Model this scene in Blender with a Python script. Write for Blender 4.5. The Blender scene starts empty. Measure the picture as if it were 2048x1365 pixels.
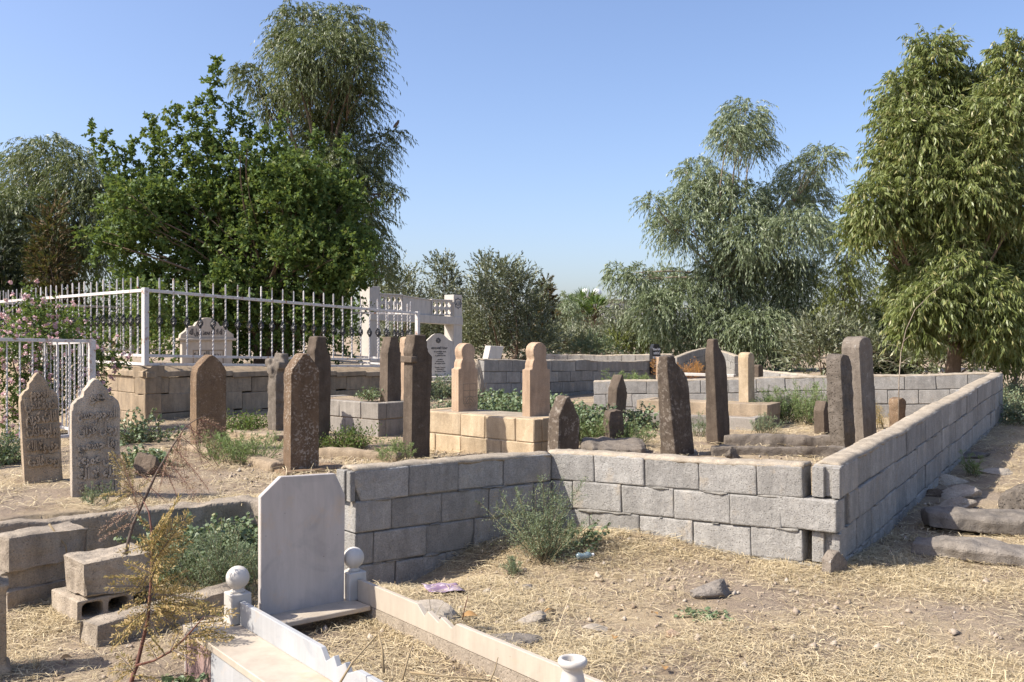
import bpy, bmesh, math, random
import numpy as np
from mathutils import Vector, Matrix, Euler, noise

random.seed(7)
RNG = np.random.default_rng(7)
scene = bpy.context.scene
COL = scene.collection
R = math.radians

# ------------------------------------------------------------------ camera, sky, sun, exposure
F, YH, EYE = 1900.0, 672.0, 1.44          # focal length and horizon in photo pixels, eye height in metres
cam_d = bpy.data.cameras.new('camera'); cam_d.sensor_width = 36.0
cam_d.lens = F / 2048 * 36.0
cam_d.shift_y = -(682.5 - YH) / 2048
cam_d.clip_start = 0.05; cam_d.clip_end = 5000
cam = bpy.data.objects.new('camera', cam_d); COL.objects.link(cam)
cam.location = (0, 0, EYE); cam.rotation_euler = (R(90), 0, 0)
scene.camera = cam

SUN_EL, SUN_TRAVEL = 45.0, 14.0            # the light travels towards +X, 14 degrees towards +Y
travel = Vector((math.cos(R(SUN_TRAVEL)) * math.cos(R(SUN_EL)), math.sin(R(SUN_TRAVEL)) * math.cos(R(SUN_EL)), -math.sin(R(SUN_EL))))
world = bpy.data.worlds.new('World'); scene.world = world; world.use_nodes = True
wn = world.node_tree; wn.nodes.clear()
sky = wn.nodes.new('ShaderNodeTexSky'); sky.sky_type = 'NISHITA'; sky.sun_disc = False
sky.sun_elevation = R(SUN_EL); sky.sun_rotation = math.atan2(-travel.x, -travel.y)
sky.altitude = 400; sky.air_density = 1.0; sky.dust_density = 2.6; sky.ozone_density = 3.2
bg = wn.nodes.new('ShaderNodeBackground'); bg.inputs['Strength'].default_value = 0.13
wo = wn.nodes.new('ShaderNodeOutputWorld')
tint = wn.nodes.new('ShaderNodeMix'); tint.data_type = 'RGBA'; tint.blend_type = 'MULTIPLY'; tint.inputs[0].default_value = 1.0; tint.inputs[7].default_value = (1.05, 1.0, 1.06, 1)
wn.links.new(sky.outputs[0], tint.inputs[6]); wn.links.new(tint.outputs[2], bg.inputs['Color']); wn.links.new(bg.outputs[0], wo.inputs['Surface'])
sun_d = bpy.data.lights.new('sun', 'SUN'); sun_d.energy = 5.0; sun_d.angle = R(0.53); sun_d.color = (1.0, 0.94, 0.84)
sun = bpy.data.objects.new('sun', sun_d); COL.objects.link(sun)
sun.rotation_euler = travel.to_track_quat('-Z', 'Y').to_euler(); sun.location = (-20, -8, 25)
vs = scene.view_settings; vs.view_transform = 'Standard'; vs.look = 'None'; vs.exposure = 0.70; vs.gamma = 1.0; vs.use_curve_mapping = False
scene.cycles.max_bounces = 6; scene.cycles.diffuse_bounces = 3; scene.cycles.glossy_bounces = 2; scene.cycles.transmission_bounces = 4

# ------------------------------------------------------------------ helpers
def W(px, py, Y): return Vector(((px - 1024) / F * Y, Y, EYE - (py - YH) / F * Y))
def XP(px, Y): return (px - 1024) / F * Y
def link(o): COL.objects.link(o); return o
def tag(o, label=None, cat=None, group=None, kind=None):
    if label: o['label'] = label
    if cat: o['category'] = cat
    if group: o['group'] = group
    if kind: o['kind'] = kind
    return o
def empty(name, loc, rz=0.0, label=None, cat=None, group=None):
    o = bpy.data.objects.new(name, None); link(o); o.empty_display_size = 0.1
    o.location = loc; o.rotation_euler = (0, 0, rz)
    return tag(o, label, cat, group)
def ob(name, me, m=None, parent=None, loc=(0, 0, 0), rot=(0, 0, 0), scale=None):
    o = bpy.data.objects.new(name, me); link(o)
    if m is not None:
        if not me.materials: me.materials.append(m)
    if parent is not None: o.parent = parent
    o.location = loc; o.rotation_euler = rot
    if scale is not None: o.scale = scale
    return o
def smooth(me, on=True):
    me.polygons.foreach_set('use_smooth', [on] * len(me.polygons)); me.update(); return me
def np_mesh(name, verts, faces, sm=False):
    """verts (N,3), faces (M,k) with k constant"""
    verts = np.asarray(verts, dtype=np.float32); faces = np.asarray(faces, dtype=np.int32)
    me = bpy.data.meshes.new(name); n, (m_, k) = len(verts), faces.shape
    me.vertices.add(n); me.vertices.foreach_set('co', verts.ravel())
    me.loops.add(m_ * k); me.loops.foreach_set('vertex_index', faces.ravel())
    me.polygons.add(m_); me.polygons.foreach_set('loop_start', np.arange(0, m_ * k, k, dtype=np.int32))
    if sm: me.polygons.foreach_set('use_smooth', np.ones(m_, dtype=bool))
    me.update(calc_edges=True); me.validate(); return me
def py_mesh(name, v, f):
    me = bpy.data.meshes.new(name); me.from_pydata([tuple(p) for p in v], [], f); me.update(); return me
class MB:
    """collects boxes, prisms and tubes for ONE part"""
    def __init__(s): s.v, s.f = [], []
    def add(s, v, f):
        n = len(s.v); s.v += [tuple(p) for p in v]; s.f += [[i + n for i in q] for q in f]; return s
    def box(s, x0, x1, y0, y1, z0, z1):
        v = [(x, y, z) for z in (z0, z1) for y in (y0, y1) for x in (x0, x1)]
        return s.add(v, [(0, 2, 3, 1), (4, 5, 7, 6), (0, 1, 5, 4), (2, 6, 7, 3), (0, 4, 6, 2), (1, 3, 7, 5)])
    def bar(s, a, b, w, h=None):
        a, b = Vector(a), Vector(b); d = (b - a).normalized(); h = h or w
        up = Vector((0, 0, 1)) if abs(d.z) < .95 else Vector((0, 1, 0))
        n1 = d.cross(up).normalized() * w / 2; n2 = n1.cross(d).normalized() * h / 2
        v = [p + q for p in (a, b) for q in (-n1 - n2, n1 - n2, n1 + n2, -n1 + n2)]
        return s.add(v, [(0, 3, 2, 1), (4, 5, 6, 7), (0, 1, 5, 4), (1, 2, 6, 5), (2, 3, 7, 6), (3, 0, 4, 7)])
    def tube(s, pts, rad, n=6):
        pts = [Vector(p) for p in pts]
        if not hasattr(rad, '__len__'): rad = [rad] * len(pts)
        v = []; prev = None
        for i, p in enumerate(pts):
            d = (pts[min(i + 1, len(pts) - 1)] - pts[max(i - 1, 0)]).normalized()
            if prev is None: prev = d.orthogonal().normalized()
            a = (prev - d * prev.dot(d))
            a = a.normalized() if a.length > 1e-5 else d.orthogonal().normalized()
            prev = a; b = d.cross(a)
            for k in range(n):
                t = 2 * math.pi * k / n; v.append(p + (a * math.cos(t) + b * math.sin(t)) * rad[i])
        f = [(i * n + k, i * n + (k + 1) % n, (i + 1) * n + (k + 1) % n, (i + 1) * n + k) for i in range(len(pts) - 1) for k in range(n)]
        f += [tuple(range(n))[::-1], tuple((len(pts) - 1) * n + k for k in range(n))]
        return s.add(v, f)
    def lathe(s, prof, n=20, c=(0, 0)):
        v = [(c[0] + r * math.cos(2 * math.pi * k / n), c[1] + r * math.sin(2 * math.pi * k / n), z) for r, z in prof for k in range(n)]
        f = [(i * n + k, i * n + (k + 1) % n, (i + 1) * n + (k + 1) % n, (i + 1) * n + k) for i in range(len(prof) - 1) for k in range(n)]
        f += [tuple(range(n))[::-1], tuple((len(prof) - 1) * n + k for k in range(n))]
        return s.add(v, f)
    def prism(s, outline, y0, y1):
        """outline in (x,z), extruded along y"""
        n = len(outline)
        v = [(x, y0, z) for x, z in outline] + [(x, y1, z) for x, z in outline]
        f = [tuple(range(n)), tuple(range(2 * n - 1, n - 1, -1))] + [((i + 1) % n, i, i + n, (i + 1) % n + n) for i in range(n)]
        return s.add(v, f)
    def mesh(s, name='mesh', bevel=0.0, sm=False):
        me = py_mesh(name, s.v, s.f)
        bm = bmesh.new(); bm.from_mesh(me)
        bmesh.ops.recalc_face_normals(bm, faces=bm.faces)
        if bevel: bmesh.ops.bevel(bm, geom=list(bm.edges), offset=bevel, segments=1, affect='EDGES', clamp_overlap=True)
        bm.to_mesh(me); bm.free()
        return smooth(me) if sm else me

def box_mesh(x, y, z, bevel=0.006, jit=0.0, name='box', centre=True):
    m_ = MB(); m_.box(-x / 2, x / 2, -y / 2, y / 2, -z / 2, z / 2)
    me = m_.mesh(name, bevel)
    if jit:
        for v in me.vertices: v.co += Vector((random.uniform(-1, 1), random.uniform(-1, 1), random.uniform(-1, 1))) * jit
    return me

# ---- weathered stone: outline -> voxel remesh -> noise
def weathered(mb, voxel=0.014, amp=0.006, freq=9.0, amp2=0.0, freq2=3.0, seed=0, name='stone', facets=False):
    me = mb.mesh(name) if isinstance(mb, MB) else mb
    o = bpy.data.objects.new('tmp', me); link(o)
    md = o.modifiers.new('r', 'REMESH'); md.mode = 'VOXEL'; md.voxel_size = voxel; md.use_smooth_shade = True
    dg = bpy.context.evaluated_depsgraph_get()
    out = bpy.data.meshes.new_from_object(o.evaluated_get(dg)); out.name = name
    bpy.data.objects.remove(o); bpy.data.meshes.remove(me); out.materials.clear()
    off = Vector((seed * 3.7, seed * 1.3, seed * 5.1)); N = len(out.vertices)
    co = np.empty(N * 3, np.float32); out.vertices.foreach_get('co', co); co = co.reshape(-1, 3)
    no = np.empty(N * 3, np.float32); out.vertices.foreach_get('normal', no); no = no.reshape(-1, 3)
    d = np.empty(N, np.float32)
    for i in range(N):
        p = Vector(co[i]); q = p * freq + off
        t = amp * (noise.noise(q) + .5 * noise.noise(q * 2.3))
        if amp2: t += amp2 * noise.noise(p * freq2 + off)
        d[i] = t
    co = co + no * d[:, None]
    out.vertices.foreach_set('co', co.ravel().astype(np.float32)); out.update()
    return smooth(out, not facets)

def rock_mesh(sx, sy, sz, seed, amp=0.22, sub=4, flat=0.0):   # faceted fieldstone
    bm = bmesh.new(); bmesh.ops.create_icosphere(bm, subdivisions=sub, radius=1.0)
    off = Vector((seed * 7.1, seed * 2.9, seed * 4.3))
    for v in bm.verts:
        n = v.co.normalized(); k = 1 + amp * noise.noise(n * 1.4 + off) * 1.6 + amp * .5 * noise.noise(n * 3.5 + off)
        # planar facets
        for j in range(11):
            dd = Vector((math.sin(seed * 3 + j * 2.1), math.cos(seed * 1.7 + j * 3.3), math.sin(seed + j * 1.2))).normalized()
            h = .74 + .2 * math.sin(seed * 5 + j * 1.7); t = n.dot(dd) * k
            if t > h: k *= (h + (t - h) * .10) / t
        k += amp * (.22 * noise.noise(n * 7 + off) + .14 * noise.noise(n * 16 + off))
        v.co = Vector((n.x * k * sx, n.y * k * sy, n.z * k * sz))
        if flat and v.co.z > sz * flat: v.co.z = sz * flat + (v.co.z - sz * flat) * .2
    me = bpy.data.meshes.new('rock'); bm.to_mesh(me); bm.free(); return me

# ------------------------------------------------------------------ materials
class NT:
    def __init__(s, name):
        s.m = bpy.data.materials.new(name); s.m.use_nodes = True; s.t = s.m.node_tree; s.t.nodes.clear()
        s.out = s.n('ShaderNodeOutputMaterial')
    def n(s, ty, **kw):
        nd = s.t.nodes.new(ty)
        for k, v in kw.items():
            if k in nd.bl_rna.properties.keys(): setattr(nd, k, v)
            else: nd.inputs[k.replace('_', ' ')].default_value = v
        return nd
    def l(s, a, b): s.t.links.new(a, b)
    def coords(s, rnd=True, kind='Object'):
        tc = s.n('ShaderNodeTexCoord')
        if not rnd: return tc.outputs[kind]
        oi = s.n('ShaderNodeObjectInfo'); mul = s.n('ShaderNodeMath', operation='MULTIPLY'); mul.inputs[1].default_value = 57.0
        s.l(oi.outputs['Random'], mul.inputs[0])
        va = s.n('ShaderNodeVectorMath', operation='ADD'); s.l(tc.outputs[kind], va.inputs[0]); s.l(mul.outputs[0], va.inputs[1])
        return va.outputs[0]
    def noise(s, co, scale, detail=4, rough=.6):
        nd = s.n('ShaderNodeTexNoise'); nd.inputs['Scale'].default_value = scale; nd.inputs['Detail'].default_value = detail
        nd.inputs['Roughness'].default_value = rough; s.l(co, nd.inputs['Vector']); return nd.outputs['Fac']
    def vor(s, co, scale, feature='F1'):
        nd = s.n('ShaderNodeTexVoronoi', feature=feature); nd.inputs['Scale'].default_value = scale; s.l(co, nd.inputs['Vector']); return nd.outputs['Distance']
    def ramp(s, fac, a, b, c0=(0, 0, 0, 1), c1=(1, 1, 1, 1)):
        nd = s.n('ShaderNodeValToRGB'); nd.color_ramp.elements[0].position = a; nd.color_ramp.elements[1].position = b
        nd.color_ramp.elements[0].color = c0; nd.color_ramp.elements[1].color = c1; s.l(fac, nd.inputs[0]); return nd.outputs[0]
    def mix(s, fac, a, b, mode='MIX'):
        nd = s.n('ShaderNodeMix', data_type='RGBA', blend_type=mode)
        for v, i in ((fac, 0), (a, 6), (b, 7)):
            if isinstance(v, (int, float)): nd.inputs[i].default_value = v
            elif isinstance(v, tuple): nd.inputs[i].default_value = v if len(v) == 4 else v + (1,)
            else: s.l(v, nd.inputs[i])
        return nd.outputs[2]
    def math(s, op, a, b):
        nd = s.n('ShaderNodeMath', operation=op)
        for v, i in ((a, 0), (b, 1)):
            if isinstance(v, (int, float)): nd.inputs[i].default_value = v
            else: s.l(v, nd.inputs[i])
        return nd.outputs[0]
    def bump(s, h, strength, dist, prev=None):
        nd = s.n('ShaderNodeBump'); nd.inputs['Strength'].default_value = strength; nd.inputs['Distance'].default_value = dist
        s.l(h, nd.inputs['Height'])
        if prev is not None: s.l(prev, nd.inputs['Normal'])
        return nd.outputs[0]
    def princ(s, col, rough=.9, normal=None, spec=.3, metal=0.0):
        p = s.n('ShaderNodeBsdfPrincipled')
        if isinstance(col, tuple): p.inputs['Base Color'].default_value = col + (1,)
        else: s.l(col, p.inputs['Base Color'])
        if isinstance(rough, (int, float)): p.inputs['Roughness'].default_value = rough
        else: s.l(rough, p.inputs['Roughness'])
        p.inputs['Specular IOR Level'].default_value = spec; p.inputs['Metallic'].default_value = metal
        if normal is not None: s.l(normal, p.inputs['Normal'])
        s.l(p.outputs[0], s.out.inputs['Surface']); return p

def stone_mat(name, c0, c1, c2=None, spots=None, spot_scale=30, spot_cut=.62, spot_amt=.8, pits=0.0, pit_scale=60, grain=150, bump=.5, big=2.2, rough=.92, tint=.12, streak=.55):
    t = NT(name); co = t.coords()
    col = t.mix(t.ramp(t.noise(co, big, 5), .3, .7), c0, c1)
    if c2: col = t.mix(t.ramp(t.noise(co, big * 4.3, 6, .7), .45, .75), col, c2)
    g = t.noise(co, grain, 3, .7)
    col = t.mix(.55, col, t.ramp(g, .25, .75, (.35, .35, .35, 1), (1.3, 1.3, 1.3, 1)), 'MULTIPLY')
    if spots:
        sp = t.math('MULTIPLY', t.ramp(t.noise(co, spot_scale, 5, .65), spot_cut - .03, spot_cut + .05), t.ramp(t.noise(co, spot_scale * .13, 2), .35, .6))
        col = t.mix(t.math('MULTIPLY', sp, spot_amt), col, spots)
    mp = t.n('ShaderNodeMapping'); mp.inputs['Scale'].default_value = (7, 7, 1.1); t.l(co, mp.inputs['Vector'])
    col = t.mix(streak, col, t.ramp(t.noise(mp.outputs[0], 1.6, 5, .65), .34, .68, (.52, .50, .47, 1), (1.18, 1.16, 1.12, 1)), 'MULTIPLY')
    oi = t.n('ShaderNodeObjectInfo')
    hv = t.n('ShaderNodeHueSaturation'); t.l(t.math('ADD', t.math('MULTIPLY', oi.outputs['Random'], tint * 2), 1 - tint), hv.inputs['Value']); t.l(col, hv.inputs['Color'])
    col = hv.outputs[0]
    nrm = t.bump(t.noise(co, grain * .35, 5, .7), bump, .006)
    if pits:
        v = t.vor(co, pit_scale); pm = t.ramp(v, .05, .32)
        nrm = t.bump(pm, pits, .01, nrm)
        col = t.mix(t.math('MULTIPLY', t.math('SUBTRACT', 1.0, t.ramp(v, .02, .22)), .55), col, (.02, .018, .016))
    nrm = t.bump(g, bump * .7, .003, nrm)
    t.princ(col, rough, nrm, .2); return t.m

def plain_mat(name, c, rough=.6, var=.15, scale=8, bump=.1, spec=.4, stain=None, stain_cut=.6, stain_scale=5):
    t = NT(name); co = t.coords()
    d = tuple(x * (1 - var) for x in c)
    col = t.mix(t.ramp(t.noise(co, scale, 5), .3, .7), d, c)
    if stain: col = t.mix(t.ramp(t.noise(co, stain_scale, 6, .7), stain_cut, stain_cut + .12), col, stain)
    t.princ(col, rough, t.bump(t.noise(co, scale * 9, 4), bump, .004), spec); return t.m

def leaf_mat(name, c0, c1, c2=None, amt2=.1, rough=.5, trans=.3, spec=.35):
    t = NT(name); geo = t.n('ShaderNodeNewGeometry'); r = geo.outputs['Random Per Island']
    col = t.mix(r, c0, c1)
    if c2:
        f = t.math('FRACT', t.math('MULTIPLY', r, 37.7), 0.0)
        col = t.mix(t.ramp(f, 1 - amt2 - .02, 1 - amt2 + .02), col, c2)
    p = t.princ(col, rough, None, spec)
    if trans:
        tr = t.n('ShaderNodeBsdfTranslucent'); br = t.mix(.35, col, (.35, .42, .06)); t.l(br, tr.inputs['Color'])
        ms = t.n('ShaderNodeMixShader'); ms.inputs[0].default_value = trans
        t.l(p.outputs[0], ms.inputs[1]); t.l(tr.outputs[0], ms.inputs[2]); t.l(ms.outputs[0], t.out.inputs['Surface'])
    return t.m

M = {}
M['block'] = stone_mat('pumice_block', (.275, .262, .242), (.345, .328, .303), (.405, .388, .358), pits=.55, pit_scale=75, grain=120, bump=.9, big=3, tint=.13, streak=.4, spots=(.40, .32, .22), spot_scale=6, spot_cut=.6, spot_amt=.35)
M['mortar'] = stone_mat('dark_mortar', (.17, .165, .155), (.24, .23, .21), grain=120, bump=.9)
M['cap'] = stone_mat('sandy_mortar', (.40, .335, .255), (.48, .41, .32), (.32, .28, .225), grain=120, bump=.9, pits=.2, pit_scale=60)
M['basalt'] = stone_mat('basalt', (.105, .080, .060), (.14, .108, .082), (.18, .142, .108), pits=.35, pit_scale=70, grain=140, bump=.8, spots=(.34, .31, .27), spot_scale=14, spot_cut=.68, spot_amt=.4)
M['basalt_grey'] = stone_mat('grey_basalt', (.165, .138, .112), (.215, .182, .15), (.265, .228, .19), pits=.5, pit_scale=60, grain=130, bump=.9, spots=(.45, .43, .40), spot_scale=20, spot_cut=.66, spot_amt=.6)
M['basalt_pit'] = stone_mat('porous_basalt', (.115, .096, .078), (.165, .14, .115), (.22, .19, .16), pits=1.0, pit_scale=42, grain=120, bump=.9)
M['basalt_lichen'] = stone_mat('lichen_basalt', (.08, .062, .048), (.12, .092, .070), (.15, .12, .09), pits=.3, pit_scale=60, spots=(.33, .29, .245), spot_scale=26, spot_cut=.56, spot_amt=.6, bump=.8)
M['brown'] = stone_mat('brown_stone', (.195, .128, .078), (.26, .178, .112), (.155, .105, .068), spots=(.42, .34, .26), spot_scale=75, spot_cut=.58, spot_amt=.7, pits=.3, pit_scale=80, bump=.9)
M['brown_lichen'] = stone_mat('brown_lichen_stone', (.155, .102, .064), (.21, .145, .095), (.12, .082, .054), spots=(.42, .365, .30), spot_scale=50, spot_cut=.55, spot_amt=.75, pits=.3, pit_scale=70, bump=1.0)
M['lime'] = stone_mat('weathered_limestone', (.37, .285, .195), (.47, .375, .27), (.29, .225, .155), spots=(.10, .085, .07), spot_scale=40, spot_cut=.62, spot_amt=.8, bump=.9, pits=.3, pit_scale=60)
M['lime_grey'] = stone_mat('pale_weathered_limestone', (.40, .335, .265), (.49, .42, .34), (.32, .27, .22), spots=(.09, .085, .08), spot_scale=45, spot_cut=.60, spot_amt=.85, bump=.9, pits=.4, pit_scale=70)
M['tan'] = stone_mat('tan_sandstone', (.46, .325, .22), (.53, .39, .275), (.38, .27, .185), bump=.4, spots=(.36, .27, .19), spot_scale=12, spot_cut=.6, spot_amt=.5)
M['gold'] = stone_mat('yellow_limestone', (.50, .385, .25), (.57, .455, .315), (.42, .315, .20), bump=.5, spots=(.30, .23, .15), spot_scale=10, spot_cut=.63, spot_amt=.4)
M['plinth'] = stone_mat('sandstone_ashlar', (.33, .255, .175), (.43, .34, .24), (.26, .21, .155), bump=.5, spots=(.20, .17, .14), spot_scale=7, spot_cut=.58, spot_amt=.5, tint=.12)
M['greystone'] = stone_mat('grey_ashlar', (.30, .27, .235), (.37, .335, .295), (.26, .235, .205), bump=.6)
M['concrete'] = stone_mat('rough_concrete', (.36, .30, .235), (.44, .375, .295), (.30, .25, .195), pits=.4, pit_scale=55, grain=130, bump=1.0)
M['fieldstone'] = stone_mat('fieldstone', (.40, .34, .27), (.48, .42, .345), (.33, .29, .24), bump=.7, pits=.2, pit_scale=50)
M['greyrock'] = stone_mat('grey_rock', (.17, .15, .13), (.24, .21, .18), (.29, .255, .215), bump=.9, pits=.4, pit_scale=60)
def marble(name, c, vein, stain=(.62, .47, .33), sc=.64):
    t = NT(name); co = t.coords()
    wv = t.n('ShaderNodeTexNoise'); wv.inputs['Scale'].default_value = 4; wv.inputs['Detail'].default_value = 7; wv.inputs['Distortion'].default_value = 1.6; t.l(co, wv.inputs['Vector'])
    col = t.mix(t.ramp(wv.outputs['Fac'], .5, .78), c, vein)
    col = t.mix(t.ramp(t.noise(co, 3.0, 6, .7), sc, sc + .16), col, stain)
    col = t.mix(t.ramp(t.noise(co, 46, 3, .6), .73, .76), col, (.16, .13, .11))
    mp = t.n('ShaderNodeMapping'); mp.inputs['Scale'].default_value = (9, 9, 1.3); t.l(co, mp.inputs['Vector'])
    col = t.mix(.5, col, t.ramp(t.noise(mp.outputs[0], 1.4, 6, .7), .35, .65, (.72, .70, .67, 1), (1.06, 1.05, 1.03, 1)), 'MULTIPLY')
    t.princ(col, .55, t.bump(t.noise(co, 90, 4), .2, .002), .3); return t.m
M['marble'] = marble('white_marble', (.49, .445, .41), (.35, .33, .315), (.55, .43, .32), .56)
M['marble_clean'] = marble('clean_marble', (.57, .53, .475), (.47, .445, .41), sc=.64)
M['marble_warm'] = marble('cream_marble', (.47, .405, .325), (.39, .335, .27), (.50, .36, .23), .58)
M['marble_blue'] = marble('bluish_marble', (.40, .40, .40), (.28, .30, .32), (.50, .40, .30), .62)
M['redtile'] = stone_mat('reddish_tile', (.32, .21, .19), (.40, .27, .24), (.46, .34, .31), grain=120, bump=.3)
M['white_iron'] = plain_mat('white_painted_iron', (.60, .57, .54), .55, .1, 10, .15, .4, stain=(.30, .13, .055), stain_cut=.55, stain_scale=11)
M['black_iron'] = plain_mat('black_painted_iron', (.025, .025, .027), .45, .3, 30, .2, .5)
M['black_granite'] = plain_mat('black_granite', (.022, .023, .026), .3, .3, 90, .05, .5)
M['grey_granite'] = plain_mat('dark_granite_side', (.10, .105, .115), .5, .2, 60, .1)
M['ink'] = plain_mat('dark_letter_paint', (.035, .035, .04), .7, .2)
M['white_ink'] = plain_mat('white_letter_paint', (.78, .78, .76), .7, .1)
M['carve'] = stone_mat('dark_carving_stone', (.27, .215, .155), (.36, .295, .215), bump=.6)  # weathered tone, darkened to stand in for shade in the carving
M['bark'] = stone_mat('brown_bark', (.16, .115, .08), (.23, .17, .125), bump=1.0, grain=60)
M['bark_pale'] = stone_mat('pale_bark', (.40, .33, .25), (.50, .42, .33), (.27, .20, .15), bump=.8, grain=50)
M['twig'] = plain_mat('green_brown_twig', (.20, .17, .10), .8, .3)
M['redstem'] = plain_mat('reddish_stem', (.17, .07, .045), .6, .3)
M['darkstem'] = plain_mat('dark_dry_stem', (.13, .095, .075), .8, .3)
M['mulberry'] = leaf_mat('mulberry_leaf', (.068, .112, .028), (.118, .178, .05), (.24, .25, .09), .06, .55, .32, .2)
M['willowy'] = leaf_mat('grey_green_leaf', (.095, .118, .045), (.155, .182, .078), (.24, .25, .14), .1, .45, .25, .4)
M['willowy_silver'] = leaf_mat('silver_green_leaf', (.155, .195, .10), (.255, .30, .17), (.33, .36, .24), .14, .42, .28, .45)
M['gum'] = leaf_mat('yellow_green_gum_leaf', (.145, .18, .05), (.24, .275, .095), (.36, .33, .14), .12, .42, .32, .45)
M['olive'] = leaf_mat('olive_leaf', (.115, .13, .07), (.19, .205, .12), (.30, .31, .23), .16, .5, .12, .35)
M['dark_needle'] = leaf_mat('dark_conifer', (.022, .034, .014), (.045, .06, .022), None, 0, .6, .05)
M['drybrown'] = leaf_mat('dry_conifer', (.10, .062, .026), (.17, .105, .045), (.045, .055, .02), .45, .7, .15)
M['limeleaf'] = leaf_mat('fresh_yellow_green_leaf', (.15, .18, .045), (.24, .26, .08), None, 0, .5, .3)
M['palm'] = leaf_mat('palm_leaf', (.07, .12, .025), (.12, .18, .04), None, 0, .45, .2)
M['caper'] = leaf_mat('caper_leaf', (.12, .165, .08), (.19, .245, .125), (.28, .28, .14), .06, .45, .2, .4)
M['feather'] = leaf_mat('feathery_weed', (.14, .18, .10), (.215, .26, .155), (.26, .25, .14), .1, .6, .2)
M['feather_bright'] = leaf_mat('fresh_feathery_weed', (.15, .22, .075), (.23, .30, .12), (.30, .28, .14), .1, .6, .25)
M['drysprig'] = leaf_mat('dry_yellow_sprig', (.36, .24, .095), (.50, .37, .17), (.24, .20, .08), .2, .7, .25)
M['drypink'] = leaf_mat('dry_reddish_sprig', (.27, .16, .11), (.38, .25, .18), None, 0, .8, .15)
M['orangeweed'] = leaf_mat('rusty_weed', (.38, .17, .05), (.52, .28, .10), None, 0, .8, .2)
M['pink'] = leaf_mat('pink_blossom', (.62, .33, .36), (.74, .50, .52), (.78, .62, .60), .25, .6, .2)
M['straw'] = leaf_mat('straw_blade', (.51, .40, .23), (.67, .56, .37), (.32, .24, .14), .22, .65, .15, .3)
M['deadleaf'] = plain_mat('dead_leaf', (.42, .24, .09), .7, .3)
# ------------------------------------------------------------------ terrain
LW0, LW1 = Vector((-1.03, 5.95)), Vector((0.25, 7.02))          # near enclosure wall, shaded side
RW0, RW1 = Vector((1.95, 5.86)), Vector((6.60, 12.95))          # long right side
FW1 = Vector((1.27, 14.6))                                      # far side's other end
TERR = np.array([(-60, 4.0), (-4.6, 5.30), (-3.1, 5.66), (-1.78, 6.55), (-1.25, 6.35), (-0.98, 6.06), (0.25, 7.10), (1.90, 5.98), (6.48, 12.95), (30, 40), (60, 400), (-60, 400)])
def in_terr(X, Y):
    ins = np.zeros(X.shape, bool); n = len(TERR)
    for i in range(n):
        x0, y0 = TERR[i]; x1, y1 = TERR[(i + 1) % n]
        c = ((y0 > Y) != (y1 > Y)) & (X < (x1 - x0) * (Y - y0) / (y1 - y0 + 1e-12) + x0); ins ^= c
    return ins
def sstep(a, b, x):
    t = np.clip((x - a) / (b - a), 0, 1); return t * t * (3 - 2 * t)
def gv(X, Y):
    X = np.asarray(X, float); Y = np.asarray(Y, float)
    out = .27 * sstep(5.8, 13.0, Y)
    ter = .30 + .03 * sstep(-1, -4, X)
    z = np.where(in_terr(X, Y), ter, out)
    near = 1 - .6 * sstep(12, 30, Y)
    z += near * (.018 * np.sin(1.9 * X + .7 * Y + .4) * np.sin(1.3 * Y - .6 * X + 1) + .012 * np.sin(4.1 * X - 2.2 * Y) * np.sin(3.7 * Y + 1.4 * X + 2) + .006 * np.sin(9.7 * X + 3 * Y) * np.sin(11.3 * Y - 4 * X))
    # mound of earth against the lit wall and a low heap by the corner plant
    z += .07 * np.exp(-(((X - .75) / .8) ** 2 + ((Y - 6.45) / .35) ** 2)) * (~in_terr(X, Y))
    z -= .17 * np.exp(-(((X + .80) / .65) ** 2 + ((Y - 6.05) / .42) ** 2)) * (~in_terr(X, Y))
    # soil inside the marble grave, and earth banked against its far kerb
    lx = (X + 1.107) * .788 + (Y - 4.185) * .6157; ly = -(X + 1.107) * .6157 + (Y - 4.185) * .788
    z = np.where((lx > -.10) & (lx < .50) & (ly > -1.9) & (ly < .03), .135 + .25 * (z - .0), z)
    z += .10 * np.exp(-(np.clip(lx - .5, 0, 9) / .35) ** 2) * (lx >= .5) * (ly < .3) * sstep(.3, -.1, ly)
    return z
def g(x, y): return float(gv(np.array([x]), np.array([y]))[0])
def axis(segs):
    a = []
    for lo, hi, st in segs: a += list(np.arange(lo, hi - 1e-6, st))
    return np.array(a + [segs[-1][1]])
gx = axis([(-2000, -200, 300), (-200, -40, 20), (-40, -12, 2), (-12, -5, .35), (-5, 7.5, .075), (7.5, 14, .3), (14, 40, 2), (40, 200, 20), (200, 2000, 300)])
gy = axis([(-200, -20, 30), (-20, 2, 2), (2, 3, .2), (3, 9, .075), (9, 15, .15), (15, 30, .6), (30, 80, 5), (80, 300, 30), (300, 3000, 300)])
GX, GY = np.meshgrid(gx, gy)
GZ = gv(GX, GY)
nx, ny = len(gx), len(gy)
idx = np.arange(nx * ny).reshape(ny, nx)
gf = np.stack([idx[:-1, :-1], idx[:-1, 1:], idx[1:, 1:], idx[1:, :-1]], -1).reshape(-1, 4)
gme = np_mesh('ground', np.stack([GX, GY, GZ], -1).reshape(-1, 3), gf, True)
t = NT('dry_earth'); co = t.coords(False)
earth = t.mix(t.ramp(t.noise(co, 1.6, 6, .65), .3, .7), (.255, .195, .142), (.365, .295, .225))
earth = t.mix(.6, earth, t.ramp(t.noise(co, 70, 5, .75), .25, .75, (.45, .45, .45, 1), (1.35, 1.3, 1.25, 1)), 'MULTIPLY')
strawc = t.mix(t.ramp(t.noise(co, 34, 6, .8), .35, .65), (.36, .27, .155), (.60, .48, .31))
cover = t.ramp(t.noise(co, 1.15, 6, .72), .44, .62)
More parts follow.
